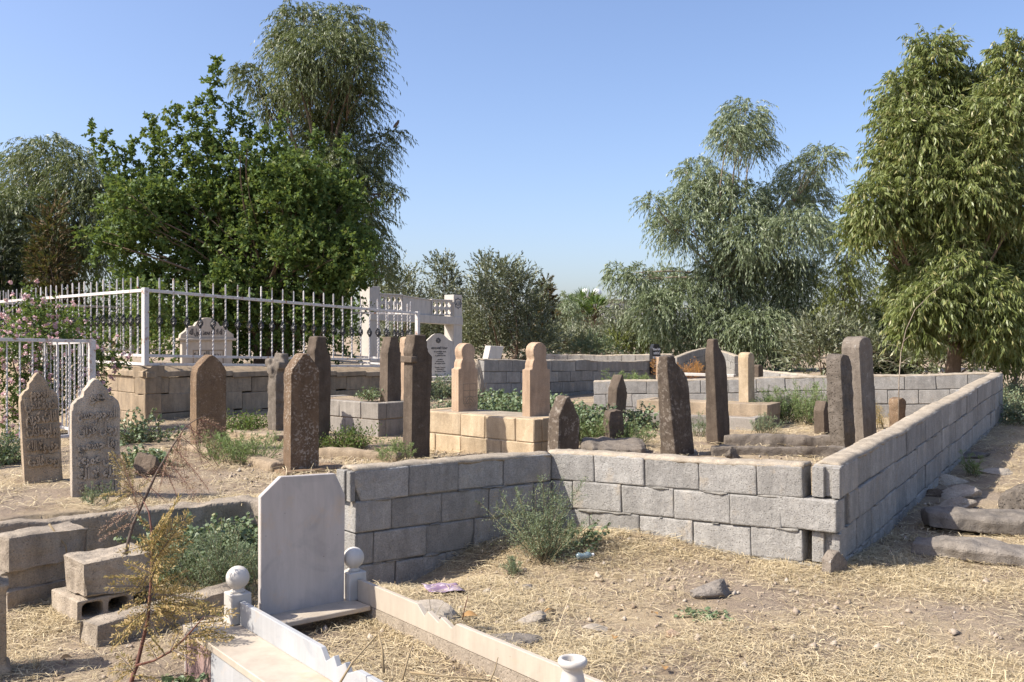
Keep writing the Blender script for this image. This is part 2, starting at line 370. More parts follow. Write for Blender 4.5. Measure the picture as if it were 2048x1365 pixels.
col = t.mix(t.math('MULTIPLY', cover, .72), earth, strawc)
nr = t.bump(t.noise(co, 26, 6, .75), .9, .03); nr = t.bump(t.noise(co, 130, 4, .7), .6, .008, nr)
t.princ(col, .95, nr, .1); M['earth'] = t.m
tag(ob('ground', gme, M['earth']), kind='structure')

# straw litter: thin bent blades lying on the earth
def blades(n, xs, ys, L, w, lift=.010, up=.12, dens=None):
    X = RNG.uniform(xs[0], xs[1], n); Y = RNG.uniform(ys[0], ys[1], n)
    keep = np.abs(X) < (Y * 1100 / F + .2)
    if dens is not None: keep &= RNG.random(n) < dens(X, Y)
    X, Y = X[keep], Y[keep]; n = len(X)
    a = RNG.uniform(0, 2 * np.pi, n); l = RNG.uniform(L[0], L[1], n) * (1 + .7 * (RNG.random(n) > .93)); ww = RNG.uniform(w[0], w[1], n)
    tilt = np.abs(RNG.normal(0, up, n)); bend = RNG.normal(0, .35, n)
    d0 = np.stack([np.cos(a), np.sin(a)], -1); d1 = np.stack([np.cos(a + bend), np.sin(a + bend)], -1)
    p0 = np.stack([X, Y], -1); p1 = p0 + d0 * (l / 2)[:, None]; p2 = p1 + d1 * (l / 2)[:, None]
    z0 = gv(p0[:, 0], p0[:, 1]) + RNG.uniform(.002, lift, n)
    z1 = np.maximum(gv(p1[:, 0], p1[:, 1]) + .004, z0 + tilt * l / 2) + RNG.uniform(.0, lift, n)
    z2 = np.maximum(gv(p2[:, 0], p2[:, 1]) + .002, z1 + tilt * l / 3 * RNG.choice([-1, 1], n))
    side = np.stack([-np.sin(a), np.cos(a)], -1) * (ww / 2)[:, None]
    roll = RNG.normal(0, .5, n) * ww / 2
    V = np.empty((n, 6, 3))
    for k, (p, z) in enumerate(((p0, z0), (p1, z1), (p2, z2))):
        V[:, 2 * k, :2] = p - side; V[:, 2 * k, 2] = z - roll * .5
        V[:, 2 * k + 1, :2] = p + side; V[:, 2 * k + 1, 2] = z + roll * .5
    b = (np.arange(n) * 6)[:, None]
    fc = np.concatenate([b + np.array([[0, 1, 3, 2]]), b + np.array([[2, 3, 5, 4]])], 0)
    return V.reshape(-1, 3), fc
def pn(X, Y):
    return np.sin(2.3 * X + 1.1 * Y + .5 * np.sin(3 * Y)) * np.sin(1.9 * Y - .8 * X + 2) + .6 * np.sin(5.3 * X - 3.1 * Y + 1) * np.sin(4.7 * Y + 2.2 * X)
def dens(X, Y):
    d = .62 + .52 * pn(X, Y)
    # bare earth by the corner and bare dirt on the path lower down
    d *= 1 - .93 * np.exp(-(((X - 2.1) / 1.1) ** 2 + ((Y - 4.95) / .36) ** 2))
    d *= 1 - .75 * np.exp(-(((X - 1.25) / .45) ** 2 + ((Y - 5.35) / .22) ** 2))
    d *= 1 - .85 * np.exp(-(((X + 1.75) / .55) ** 2 + ((Y - 4.15) / .38) ** 2))
    d *= 1 - .6 * np.exp(-(((X - .2) / .5) ** 2 + ((Y - 5.9) / .25) ** 2))
    return np.clip(d, .03, 1)
V1, F1 = blades(205000, (-2.6, 4.0), (2.9, 6.8), (.02, .10), (.0013, .0030), .014, .07, dens)
V2, F2 = blades(62000, (-6, 7.8), (6.0, 13), (.04, .15), (.0025, .0055), .02, .13, lambda X, Y: np.clip(.45 + .5 * pn(X, Y), .02, 1))
V3, F3 = blades(9000, (-2.2, 4.0), (3.0, 8.5), (.03, .09), (.0018, .003), .02, .7, lambda X, Y: np.clip(pn(X, Y) - .1, 0, 1) * dens(X, Y))
def tufts(nc, k):
    cx = RNG.uniform(-2.3, 3.9, nc); cy = RNG.uniform(3.0, 8.5, nc)
    ok = (pn(cx * 1.7 + 3, cy * 1.7) > .15) & (dens(cx, cy) > .3); cx, cy = cx[ok], cy[ok]; n = len(cx) * k
    X = np.repeat(cx, k) + RNG.normal(0, .018, n); Y = np.repeat(cy, k) + RNG.normal(0, .018, n); Z = gv(X, Y) - .004
    az = RNG.uniform(0, 6.283, n); el = RNG.uniform(.25, 1.45, n); L = RNG.uniform(.03, .10, n); w = RNG.uniform(.0012, .0026, n)
    d = np.stack([np.cos(az) * np.cos(el), np.sin(az) * np.cos(el), np.sin(el)], -1); s = np.stack([-np.sin(az), np.cos(az), 0 * az], -1) * (w / 2)[:, None]
    p0 = np.stack([X, Y, Z], -1); p1 = p0 + d * (L * .55)[:, None]; d2 = d.copy(); d2[:, 2] -= .5; p2 = p1 + d2 * (L * .45)[:, None]
    V = np.stack([p0 - s, p0 + s, p1 - s, p1 + s, p2 - s * .4, p2 + s * .4], 1); b = (np.arange(n) * 6)[:, None]
    return V.reshape(-1, 3), np.concatenate([b + np.array([[0, 1, 3, 2]]), b + np.array([[2, 3, 5, 4]])], 0)
V4, F4 = tufts(1100, 22)
sv = np.concatenate([V1, V2, V3, V4]); sf = np.concatenate([F1, F2 + len(V1), F3 + len(V1) + len(V2), F4 + len(V1) + len(V2) + len(V3)])
tag(ob('straw_litter', np_mesh('straw_litter', sv, sf), M['straw']), 'dry yellow straw strewn over the bare earth', 'straw', kind='stuff')
# gravel and clods
def clods(n):
    X = RNG.uniform(-2.4, 3.6, n); Y = RNG.uniform(3.0, 9.5, n); s = RNG.exponential(.006, n) + .003
    k = (s < .035) & (np.abs(X) < Y * .57); X, Y, s = X[k], Y[k], s[k]; n = len(X)
    base = np.array([(1, 0, 0), (-.6, .8, 0), (-.5, -.9, 0), (.1, .1, .9), (.2, -.1, -.6)])
    ang = RNG.uniform(0, 6.28, n); c, s_ = np.cos(ang), np.sin(ang)
    P = base[None] * s[:, None, None] * RNG.uniform(.7, 1.3, (n, 5, 3))
    Q = P.copy(); Q[..., 0] = P[..., 0] * c[:, None] - P[..., 1] * s_[:, None]; Q[..., 1] = P[..., 0] * s_[:, None] + P[..., 1] * c[:, None]
    Q[..., 0] += X[:, None]; Q[..., 1] += Y[:, None]; Q[..., 2] += (gv(X, Y) + s * .2)[:, None]
    f = np.array([(0, 1, 3), (1, 2, 3), (2, 0, 3), (1, 0, 4), (2, 1, 4), (0, 2, 4)])
    return Q.reshape(-1, 3), ((np.arange(n) * 5)[:, None, None] + f[None]).reshape(-1, 3)
cv, cf = clods(7000)
M['clod'] = leaf_mat('earth_clod', (.24, .18, .125), (.40, .33, .26), (.42, .36, .29), .12, .95, 0, .1)
tag(ob('gravel', np_mesh('gravel', cv, cf), M['clod']), 'small clods and pebbles scattered on the earth', 'gravel', kind='stuff')

# ------------------------------------------------------------------ concrete block walls
BL, BH, TH = .40, .20, .17
M['smear'] = stone_mat('grey_mortar', (.26, .245, .22), (.34, .32, .285), grain=110, bump=1.0, pits=.4)
BV = []
for i in range(6):
    m_ = MB(); m_.box(-.5, .5, -.5, .5, -.5, .5); me = m_.mesh('block')
    bm = bmesh.new(); bm.from_mesh(me)
    for v in bm.verts: v.co = Vector((v.co.x * .392, v.co.y * TH, v.co.z * .190))
    bmesh.ops.bevel(bm, geom=list(bm.edges), offset=.006, segments=1, affect='EDGES')
    for v in bm.verts: v.co += Vector((random.uniform(-1, 1), random.uniform(-1, 1), random.uniform(-1, 1))) * .003
    if i >= 4:   # a knocked-off corner
        s = 1 if i == 4 else -1
        bmesh.ops.bisect_plane(bm, geom=list(bm.verts) + list(bm.edges) + list(bm.faces), plane_co=(s * .178, 0, -.055), plane_no=(s * 1, 0, -.42), clear_outer=True)
        bmesh.ops.holes_fill(bm, edges=list(bm.edges))
    bm.to_mesh(me); bm.free(); BV.append(me)
BVN = []
for i in range(9):
    m_ = MB(); m_.box(-.196, .196, -TH / 2, TH / 2, -.0975, .0975)
    me = m_.mesh('block')
    if i >= 7:
        bm = bmesh.new(); bm.from_mesh(me); s = 1 if i == 7 else -1
        bmesh.ops.bisect_plane(bm, geom=list(bm.verts) + list(bm.edges) + list(bm.faces), plane_co=(s * .172, 0, -.05), plane_no=(s * 1, 0, -.45), clear_outer=True)
        bmesh.ops.holes_fill(bm, edges=list(bm.edges)); bm.to_mesh(me); bm.free()
    BVN.append(weathered(me, .0078, .0016, 34, .0025, 8, 80 + i, 'block'))
def block_wall(root, p0, p1, zt0, zt1, zb, rows, t0=0.0, t1=None, offs=(0, .2), th=TH, cap=True, chip=.06, wob=.004, end_cut=None, zprof=None, near=False, t1_cut=(0,)):
    """courses of blocks hung from a top line between p0 and p1 (plan points); the thing's root carries blocks, mortar and cap"""
    p0, p1 = Vector(p0), Vector(p1); Lw = (p1 - p0).length; d = (p1 - p0) / Lw; a = math.atan2(d.y, d.x)
    ro = root.location; t1 = Lw if t1 is None else t1
    def top(s): return (zt0 + (zt1 - zt0) * s / Lw) + (zprof(s) if zprof else 0)
    slope = math.atan2(zt1 - zt0, Lw)
    for r in range(rows):
        s0 = t0 + (end_cut[r % len(end_cut)] if end_cut else 0)
        first = True; s = s0; cut = offs[r % len(offs)]; te = t1 - t1_cut[r % len(t1_cut)]
        while s < te - .03:
            ln = (cut if (first and cut > .03) else BL); first = False
            if s + ln > te - .05: ln = te - s
            mid = s + ln / 2; q = p0 + d * mid
            zc = top(mid) - (r + .5) * BH + random.uniform(-1, 1) * wob * .5
            v = (BVN[random.choice((7, 8))] if near else BV[random.choice((4, 5))]) if (random.random() < chip and ln > .3) else (BVN[random.randrange(7)] if near else BV[random.randrange(4)])
            o = ob('block', v, M['block'], root, (q.x - ro.x, q.y - ro.y, zc - ro.z), (0, -slope + random.uniform(-1, 1) * .006, a + random.uniform(-1, 1) * .012))
            n = Vector((d.y, -d.x)) * random.uniform(-1, 1) * wob; o.location.x += n.x; o.location.y += n.y
            o.scale.x = (ln - (.005 if near else .008)) / .392; o.scale.y = th / TH
            s += ln
    # recessed mortar core
    mb = MB(); m2 = MB(); n_ = Vector((d.y, -d.x)); K = max(2, int(Lw / .5)); hw = th / 2 - (.014 if near else .018)
    v = []
    for i in range(K + 1):
        s = t0 + (t1 - t0) * i / K; s = min(max(s, t0 + .02), t1 - .02); q = p0 + d * s - Vector((ro.x, ro.y))
        for sx, zz in ((-1, top(s) - .012), (1, top(s) - .012), (1, top(s) - rows * BH - .02), (-1, top(s) - rows * BH - .02)):
            e = q + n_ * hw * sx; v.append((e.x, e.y, zz - ro.z))
    f = [(i * 4 + k, i * 4 + (k + 1) % 4, i * 4 + 4 + (k + 1) % 4, i * 4 + 4 + k) for i in range(K) for k in range(4)] + [(3, 2, 1, 0), (K * 4, K * 4 + 1, K * 4 + 2, K * 4 + 3)]
    mb.add(v, f); ob('mortar', mb.mesh('mortar'), M['mortar'], root)
    if near:                                   # mortar squeezed out of the bed joints, in patches
        v = []; f = []
        for sd in (-1, 1):
            for r in range(1, rows):
                s = t0 + .01; prev = False
                while s < t1 - .02:
                    hh = .026 * (noise.noise(Vector((s * 6, r * 7.3 + sd, p0.x * 5))) - .02) + .006 * noise.noise(Vector((s * 31, r * 3.3, p0.y)))
                    if hh > .0015:
                        q = p0 + d * s + n_ * sd * (th / 2 + .002 + hh * .35); b_ = p0 + d * s + n_ * sd * (th / 2 - .02); zc = top(s) - r * BH + .004 * noise.noise(Vector((s * 13, r, 4)))
                        v += [(b_.x - ro.x, b_.y - ro.y, zc + hh - ro.z), (q.x - ro.x, q.y - ro.y, zc + hh * .4 - ro.z), (q.x - ro.x, q.y - ro.y, zc - hh * .8 - ro.z), (b_.x - ro.x, b_.y - ro.y, zc - hh * 1.1 - ro.z)]
                        if prev:
                            k = len(v); f += [(k - 8 + j, k - 7 + j, k - 3 + j, k - 4 + j) for j in range(3)]
                        prev = True
                    else: prev = False
                    s += .012
        if f: ob('mortar_smear', smooth(py_mesh('smear', v, f)), M['smear'], root)['kind'] = 'stuff'
    if cap:
        K = max(4, int((t1 - t0) / .035)); v = []; f = []; NC = 6
        for i in range(K + 1):
            s = t0 + (t1 - t0) * i / K; q = p0 + d * s
            for k in range(NC):
                u = -1 + 2 * k / (NC - 1); e = q + n_ * (u * (th / 2 + .008 * noise.noise(Vector((s * 9, k * 5, zt0 * 31))) + .002))
                zz = top(s) + (.013 if abs(u) < .99 else -.006) + .009 * noise.noise(Vector((s * 7, u * 3, p0.x * 3))) + .006 * noise.noise(Vector((s * 23, u * 9, p0.y)))
                v.append((e.x - ro.x, e.y - ro.y, zz - ro.z))
        f = [(i * NC + k, i * NC + k + 1, (i + 1) * NC + k + 1, (i + 1) * NC + k) for i in range(K) for k in range(NC - 1)]
        me = py_mesh('mortar_cap', v, f); me.polygons.foreach_set('use_smooth', [True] * len(f))
        md = ob('mortar_cap', me, M['cap'], root); sol = md.modifiers.new('s', 'SOLIDIFY'); sol.thickness = .02; sol.offset = -1
    return d, a, n_

enc = empty('enclosure_wall', (RW0.x, RW0.y, 0), 0, 'low grey concrete block wall enclosing the old basalt graves', 'wall')
def wav(a, b): return lambda s: a * math.sin(s * 2.1 + b) + a * .6 * math.sin(s * 5.3 + b * 2)
# shaded side, from its open end to the inner corner
dL, aL, nL = block_wall(enc, LW0, LW1, .605, .580, 0, 4, t0=0.0, t1=(LW1 - LW0).length - .02, offs=(.40, .27, .14, .3), chip=.12, zprof=wav(.004, 1), near=True, wob=.007)
# lit side facing the camera
dF, aF, nF = block_wall(enc, LW1 + Vector((.06, .03)), RW0, .585, .640, 0, 4, t0=.0, t1=(RW0 - LW1).length - .16, offs=(.40, .22, .36, .18), chip=.10, end_cut=(0, 0, 0), zprof=wav(.004, 2), near=True, wob=.007, t1_cut=(0, .135))
# long right side, outer face shaded
dR, aR, nR = block_wall(enc, RW0, RW1, .640, .925, 0, 5, t0=.0, offs=(.40, .24, .40, .2), chip=.08, end_cut=(-.02, .16, -.02, .16), zprof=wav(.007, .4), near=True, wob=.006)
# far side
block_wall(enc, RW1 + Vector((-.06, .02)), FW1, .93, .735, 0, 4, offs=(.30, .12, .36, .2), chip=.04, zprof=wav(.006, 3))
# corner: the second course of the lit side runs through, groove of the hollow block ends on the others
q = RW0 - dF * .115
for r, zc in ((1, .640 - 1.5 * BH), (3, .640 - 3.5 * BH)):
    ob('block', BVN[8 if r == 1 else 1], M['block'], enc, (q.x - enc.location.x + nF.x * .004, q.y - enc.location.y + nF.y * .004, zc), (0, 0, aF), (.98, 1, 1))
for r in (0, 2):
    zc = .640 - (r + .5) * BH; e = RW0 - dR * .03 + Vector((0, 0))
    m_ = MB()
    for u0, u1 in ((-.085, -.035), (.012, .085)): m_.box(u0, u1, -.02, .02, -.094, .094)
    ob('block_end_rib', m_.mesh('rib', .004), M['block'], enc, (e.x - enc.location.x + dF.x * 0, e.y - enc.location.y, zc), (0, 0, aR - math.pi / 2 + math.pi))
# open end of the shaded side: ribs of the hollow block
e = LW0 - dL * .012
m_ = MB()
for u0, u1 in ((-.085, -.04), (-.012, .085)): m_.box(-.02, .02, u0, u1, -.094, .094)
ob('block_end_rib', m_.mesh('rib', .004), M['block'], enc, (e.x - enc.location.x, e.y - enc.location.y, .605 - .1), (0, 0, aL))
# mortar squeezed out at the foot of the lit side
for k, (s, ln) in enumerate(((1.45, .5), (1.9, .25), (.5, .3))):
    c = LW1 + dF * s + nF * .075
    ob('mortar_lump', rock_mesh(ln / 2, .05, .03, 40 + k, .3, 3), M['concrete'], enc, (c.x - enc.location.x, c.y - enc.location.y, -.03), (0, 0, aF))

# further block walls behind
w2a, w2b = Vector((-.54, 16.1)), Vector((3.35, 21.2))
w2 = empty('block_wall', (w2a.x, w2a.y, .3), 0, 'shaded grey block wall running back behind the tan headstones', 'wall')
block_wall(w2, w2a, w2b, 1.03, .86, 0, 5, offs=(.4, .22, .36, .16), zprof=wav(.012, 1.7), chip=.03)
ob('mortar_lump', rock_mesh(.12, .12, .40, 77, .25, 3), M['concrete'], w2, (-.02, -.0, .33))
w3a, w3b = Vector((XP(1085, 27.5), 27.5)), Vector((XP(1345, 26), 26.0))
w3 = empty('block_wall', (w3a.x, w3a.y, .3), 0, 'distant low block wall left of the black headstone', 'wall')
block_wall(w3, w3a, w3b, .88, .92, 0, 4, offs=(.4, .2), zprof=wav(.012, .7))
w4a, w4b = Vector((XP(1348, 24.5), 24.5)), Vector((XP(1415, 29), 29.0))
w4 = empty('block_wall', (w4a.x, w4a.y, .3), 0, 'distant block wall with humped top behind the rusty weeds', 'wall')
w4c = Vector((XP(1475, 26.5), 26.5))
block_wall(w4, w4a, w4b, .86, 1.05, 0, 4, offs=(.4, .2), zprof=lambda s: .05 * math.sin(s * .6))
block_wall(w4, w4b, w4c, 1.05, .84, 0, 4, offs=(.4, .2), zprof=lambda s: .05 * math.sin(s * 1.0))
w5a, w5b = Vector((XP(1500, 18), 18.0)), Vector((XP(1690, 16.2), 16.2))
w5 = empty('block_wall', (w5a.x, w5a.y, .3), 0, 'short pale block wall just behind the far side of the enclosure', 'wall')
block_wall(w5, w5a, w5b, .80, .70, 0, 3, offs=(.4, .2), zprof=wav(.01, 1))

# retaining kerb of the raised ground on the left
def kerb_thing(name, label, cat, pts, w, h, mat, seed, amp=.018, voxel=.020):
    """a rough bar following plan points; pts are (x,y,ztop)"""
    o0 = Vector(pts[0]); mb = MB()
    for (a, b) in zip(pts[:-1], pts[1:]):
        a, b = Vector(a), Vector(b)
        mb.bar(a - o0 - Vector((0, 0, h / 2)), b - o0 - Vector((0, 0, h / 2)), w, h)
    me = weathered(mb, voxel, amp, 6, amp * .8, 2.2, seed, name, True)
    return tag(ob(name, me, mat, None, o0), label, cat)
kerb_thing('retaining_kerb', 'long cracked concrete kerb holding up the raised ground on the left', 'kerb',
           [(-4.9, 5.24, .32), (-3.1, 5.68, .335), (-2.45, 6.10, .325), (-1.78, 6.55, .325), (-1.30, 6.38, .31)], .22, .42, M['concrete'], 3)
# ------------------------------------------------------------------ lettering
AR = {'ا': 0xFE8D, 'ب': 0xFE8F, 'ت': 0xFE95, 'ث': 0xFE99, 'ج': 0xFE9D, 'ح': 0xFEA1, 'خ': 0xFEA5, 'د': 0xFEA9, 'ر': 0xFEAD, 'ز': 0xFEAF, 'س': 0xFEB1, 'ش': 0xFEB5, 'ص': 0xFEB9,
      'ط': 0xFEC1, 'ع': 0xFEC9, 'ف': 0xFED1, 'ق': 0xFED5, 'ك': 0xFED9, 'ل': 0xFEDD, 'م': 0xFEE1, 'ن': 0xFEE5, 'ه': 0xFEE9, 'و': 0xFEED, 'ي': 0xFEF1, 'ة': 0xFE93}
NOJOIN = set('ادرزوة')
def arabic(s):
    """joined letter shapes in the order they are drawn, from the left"""
    out = []; i = 0
    while i < len(s):
        c = s[i]
        if c not in AR: out.append(c); i += 1; continue
        pj = i > 0 and s[i - 1] in AR and s[i - 1] not in NOJOIN
        if c == 'ل' and i + 1 < len(s) and s[i + 1] == 'ا': out.append(chr(0xFEFC if pj else 0xFEFB)); i += 2; continue
        nj = c not in NOJOIN and i + 1 < len(s) and s[i + 1] in AR
        b = AR[c]
        if c in NOJOIN: out.append(chr(b + (1 if pj else 0)))
        else: out.append(chr(b + (3 if pj and nj else 2 if nj else 1 if pj else 0)))
        i += 1
    return ''.join(reversed(out))
def text_mesh(s, size, depth=.003, width=None, bold=0.0, res=2):
    c = bpy.data.curves.new('t', 'FONT'); c.body = s; c.size = size; c.extrude = depth; c.align_x = 'CENTER'; c.resolution_u = res; c.offset = bold
    o = bpy.data.objects.new('t', c); link(o)
    dg = bpy.context.evaluated_depsgraph_get(); me = bpy.data.meshes.new_from_object(o.evaluated_get(dg))
    bpy.data.objects.remove(o)
    if width and len(me.vertices):
        w = max(v.co.x for v in me.vertices) - min(v.co.x for v in me.vertices)
        k = width / max(w, 1e-4)
        for v in me.vertices: v.co.x *= k
    return me
def text_on(parent, s, x, y, z, size, m, depth=.003, width=None, name='inscription', rx=90, bold=0.0):
    """letters on a stone's front face (local -Y)"""
    return ob(name, text_mesh(s, size, depth, width, bold), m, parent, (x, y, z), (R(rx), 0, 0))

# ------------------------------------------------------------------ gravestones
def arc(cx, cz, r, a0, a1, n=8, rz=None):
    rz = rz or r
    return [(cx + r * math.cos(R(a0 + (a1 - a0) * i / n)), cz + rz * math.sin(R(a0 + (a1 - a0) * i / n))) for i in range(n + 1)]
def outline(style, w, h):
    if style == 'ogive':      # straight sides curving into a blunt point
        return [(0, 0), (w, 0), (w, h * .83), (w * .96, h * .868), (w * .80, h * .93), (w * .60, h * .99), (w * .5, h), (w * .40, h * .99), (w * .20, h * .93), (w * .04, h * .868), (0, h * .83)]
    if style == 'pointed':
        return [(0, 0), (w, 0), (w, h * .78), (w * .92, h * .84), (w * .58, h), (w * .42, h), (w * .08, h * .84), (0, h * .78)]
    if style == 'scroll':     # shoulders, neck and small pointed head
        r = [(w, 0), (w, h * .75), (w * .97, h * .80), (w * .87, h * .84), (w * .76, h * .855), (w * .755, h * .90), (w * .69, h * .925), (w * .56, h * .985), (w * .5, h)]
        return [(0, 0)] + r + [(w - x, z) for x, z in r[-2:0:-1]]
    if style == 'knob':       # stepped shoulders, pinched neck, round head
        r = [(w, 0), (w, h * .63), (w * .88, h * .63), (w * .88, h * .69), (w * .84, h * .745), (w * .78, h * .765)]
        r += [(w * .5 + w * .35 * math.cos(R(t)), h - w * .35 + w * .35 * math.sin(R(t))) for t in (-20, 5, 30, 55, 75, 90)]
        return [(0, 0)] + r + [(w - x, z) for x, z in r[-2:0:-1]]
    if style == 'tableau':    # flat top above concave shoulders
        r = [(w, 0), (w, h * .80), (w * .93, h * .82), (w * .83, h * .86), (w * .78, h * .92), (w * .75, h)]
        return [(0, 0)] + r + [(w - x, z) for x, z in r[:0:-1]]
    if style == 'lip':        # flat neck on the near side above a moulded lip
        return [(0, 0), (w, 0), (w * 1.04, h * .78), (w * 1.03, h * .83), (w * .82, h * .87), (w * .76, h * .93), (w * .72, h), (w * .1, h), (w * .06, h * .92), (-w * .04, h * .875), (-w * .05, h * .85), (0, h * .835)]
    if style == 'bevelled':
        return [(0, 0), (w, 0), (w, h * .76), (w * .80, h * .97), (w * .74, h), (w * .22, h), (w * .06, h * .82), (0, h * .76)]
    if style == 'bottle':     # long concave shoulders to a narrow flat head
        return [(0, 0), (w, 0), (w, h * .64), (w * .97, h * .74), (w * .84, h * .82), (w * .60, h * .88), (w * .46, h * .93), (w * .42, h), (w * .03, h), (0, h * .93), (-w * .03, h * .86)]
    if style == 'pillar':
        return [(0, 0), (w, 0), (w, h * .90), (w * .86, h * .975), (w * .6, h), (w * .3, h), (w * .08, h * .97), (0, h * .91)]
    if style == 'stub':
        return [(0, 0), (w, 0), (w * 1.02, h * .88), (w * .9, h * .98), (w * .5, h), (w * .1, h * .96), (-w * .02, h * .8)]
    if style == 'slant':
        return [(0, 0), (w, 0), (w, h * .62), (w * .72, h * .84), (w * .44, h), (w * .30, h * .99), (-w * .02, h * .70)]
def gravestone(label, L, Mx, Rx, top, base, Y, style, mat, a=40, lean=(0, 0), group=None, voxel=.014, amp=.004, amp2=.006, t=None, tmax=.2, wscale=1, seed=1, extra=None, below=.15, name='headstone'):
    u = (Mx - 1024) / F; ca, sa = math.cos(R(a)), math.sin(R(a))
    w = (Rx - Mx) * Y / F / (ca - u * sa) * wscale
    t = t or min(tmax, max(.07, (Mx - L) * Y / F / max(.2, sa + u * ca)))
    h = (base - top) * Y / F
    z = EYE - (base - YH) * Y / F
    mb = MB(); ol = [(x, zz if zz > 1e-6 else -below) for x, zz in outline(style, w, h)]
    mb.prism(ol, 0, t)
    if style == 'bottle': mb.v = [(x, y if zz < h * .6 else t * .15 + (y - t * .15) * (1 - .5 * (zz - h * .6) / (h * .4)), zz) for x, y, zz in mb.v]
    if extra: extra(mb, w, h, t)
    me = weathered(mb, voxel, amp, 11, amp2, 3, seed, name)
    o = ob(name, me, mat, None, (XP(Mx, Y), Y, z), (R(lean[0]), R(lean[1]), R(a)))
    return tag(o, label, 'gravestone', group), w, h, t

GG = 'old gravestones'
s1, w, h, t_ = gravestone('leaning pale carved gravestone at the far left, in front of the small white railing', 32, 50, 128, 746, 975, 7.2, 'scroll', M['lime'], 34, (-3, -2.5), GG, .011, .003, .004, t=.13, seed=2)
for k, (s, f) in enumerate((('المرحوم', .80), ('حمزة فتحي', .70), ('اناث كريم', .585), ('بو اوجه نكات', .465), ('حق ولا الله', .335), ('روحه فاتحة', .20))):
    text_on(s1, arabic(s), w * .52, -.004, h * f - .02, h * .12, M['lime'], .014, w * (.5 if k == 0 else .80), 'carved_line', bold=.005)
    ob('relief_shade_plate', box_mesh(w * .86, .006, h * .10, .002), M['carve'], s1, (w * .52, -.0035, h * f + h * .02)) if k else None  # raised dark plate behind each line; the crevice shade is in its colour
s2, w, h, t_ = gravestone('upright pale grey carved gravestone with worn script, near the concrete block pile', 131, 145, 245, 758, 1006, 6.5, 'scroll', M['lime_grey'], 32, (0, -.5), GG, .011, .003, .004, t=.11, seed=3)
for k, (s, f) in enumerate((('هو', .84), ('المرحوم حسن', .70), ('رجل قرآن'.replace('آ', 'ا'), .575), ('بقا جسمي', .45), ('نقل عمري', .33), ('الله لا اله', .21), ('الفاتحة', .09))):
    text_on(s2, arabic(s), w * .52, -.002, h * f - .02, h * .115, M['lime_grey'], .012, w * (.3 if k == 0 else .80), 'carved_line', bold=.004)
gravestone('brown speckled pointed gravestone in front of the stone plinth', 374, 393, 455, 710, 915, 9.1, 'ogive', M['brown'], 38, (0, 0), GG, seed=4, t=.17)
def broken(mb, w, h, t):
    for k in range(9):
        c = (random.uniform(.0, w), random.uniform(0, t), h * random.uniform(.82, 1.0)); r = random.uniform(.03, .06)
        mb.box(c[0] - r, c[0] + r, c[1] - r, c[1] + r, c[2] - r, c[2] + r * .7)
    mb.box(w * .45, w * 1.0, t * .1, t * .9, h * .8, h * 1.09)
gravestone('broken split grey gravestone with crumbling top, behind the lichen covered one', 532, 552, 580, 722, 878, 10.6, 'stub', M['basalt_grey'], 40, (0, 0), GG, .016, .012, .014, t=.2, seed=5, extra=broken)
gravestone('tall dark gravestone with flat neck, half hidden behind the lichen covered one', 596, 628, 660, 673, 905, 9.6, 'lip', M['basalt'], 40, (0, .6), GG, seed=6, t=.17)
s6, w, h, t_ = gravestone('brown pointed gravestone covered in white lichen, behind the white marble headstone', 557, 581, 640, 707, 946, 7.9, 'ogive', M['brown_lichen'], 38, (0, .5), GG, .012, .004, .005, seed=7, t=.15)
ob('plinth', weathered(MB().box(-.10, .50, -.12, .28, -.12, .025), .016, .006, 9, .008, 3, 8), M['brown'], s6, (0, 0, 0))
gravestone('dark gravestone with chamfered shoulders standing on the grey masonry platform', 758, 775, 802, 674, 806, 10.9, 'bevelled', M['basalt'], 40, (0, .4), GG, seed=9, t=.18)
s8, w, h, t_ = gravestone('tall dark basalt gravestone with moulded collar, in front of the yellow stone platform', 803, 823, 861, 670, 917, 8.75, 'lip', M['basalt'], 40, (0, .8), GG, .012, .003, .003, seed=10, t=.15)
ob('collar', weathered(MB().box(-.022, .05, -.018, t_ + .018, -.03, .03), .010, .002), M['basalt'], s8, (-.004, 0, h * .80))
gravestone('small tan round topped gravestone mostly hidden behind the tall collared one', 800, 809, 826, 674, 800, 12.2, 'pillar', M['tan'], 40, (0, 0), GG, seed=11, t=.12)
s9, w, h, t_ = gravestone('tan round headed gravestone with carved panel at the platform head end', 902, 917, 957, 687, 825, 9.75, 'knob', M['tan'], 38, (0, 0), GG, .009, .0015, .002, seed=12, t=.13)
for k in range(3): ob('carved_band', box_mesh(.006, .006, h * .30, .001), M['carve'], s9, (w * (.25 + .32 * k), .0, h * .26))
for k in range(4): ob('carved_band', box_mesh(w * .66, .006, .006, .001), M['carve'], s9, (w * .57, .0, h * (.12 + .095 * k)))
for k in range(4):
    ob('carved_arc', MB().tube([(w * .57 + w * (.08 + .07 * k) * math.cos(R(x)), 0, h * .03 + w * (.14 + .12 * k) * math.sin(R(x))) for x in range(10, 171, 16)], .004, 5).mesh('arc'), M['carve'], s9, (0, 0, h * .02))
gravestone('tan round headed gravestone with pale stain at the platform foot end', 1046, 1060, 1101, 685, 832, 9.15, 'knob', M['tan'], 38, (0, 0), GG, .009, .0015, .002, seed=13, t=.12)
gravestone('low dark pointed gravestone right beside the yellow stone platform', 1099, 1115, 1158, 793, 925, 8.5, 'slant', M['basalt_lichen'], 40, (2, 1.5), GG, seed=14, t=.14)
gravestone('small dark leaning pointed stone behind the short basalt stub', 1214, 1230, 1251, 748, 842, 11.4, 'slant', M['basalt'], 40, (0, 6), GG, .016, seed=15, t=.15)
gravestone('short square basalt stub standing on a thick slab', 1212, 1219, 1248, 821, 880, 9.7, 'stub', M['basalt'], 20, (0, -1), GG, .012, .008, .008, seed=16, t=.14)
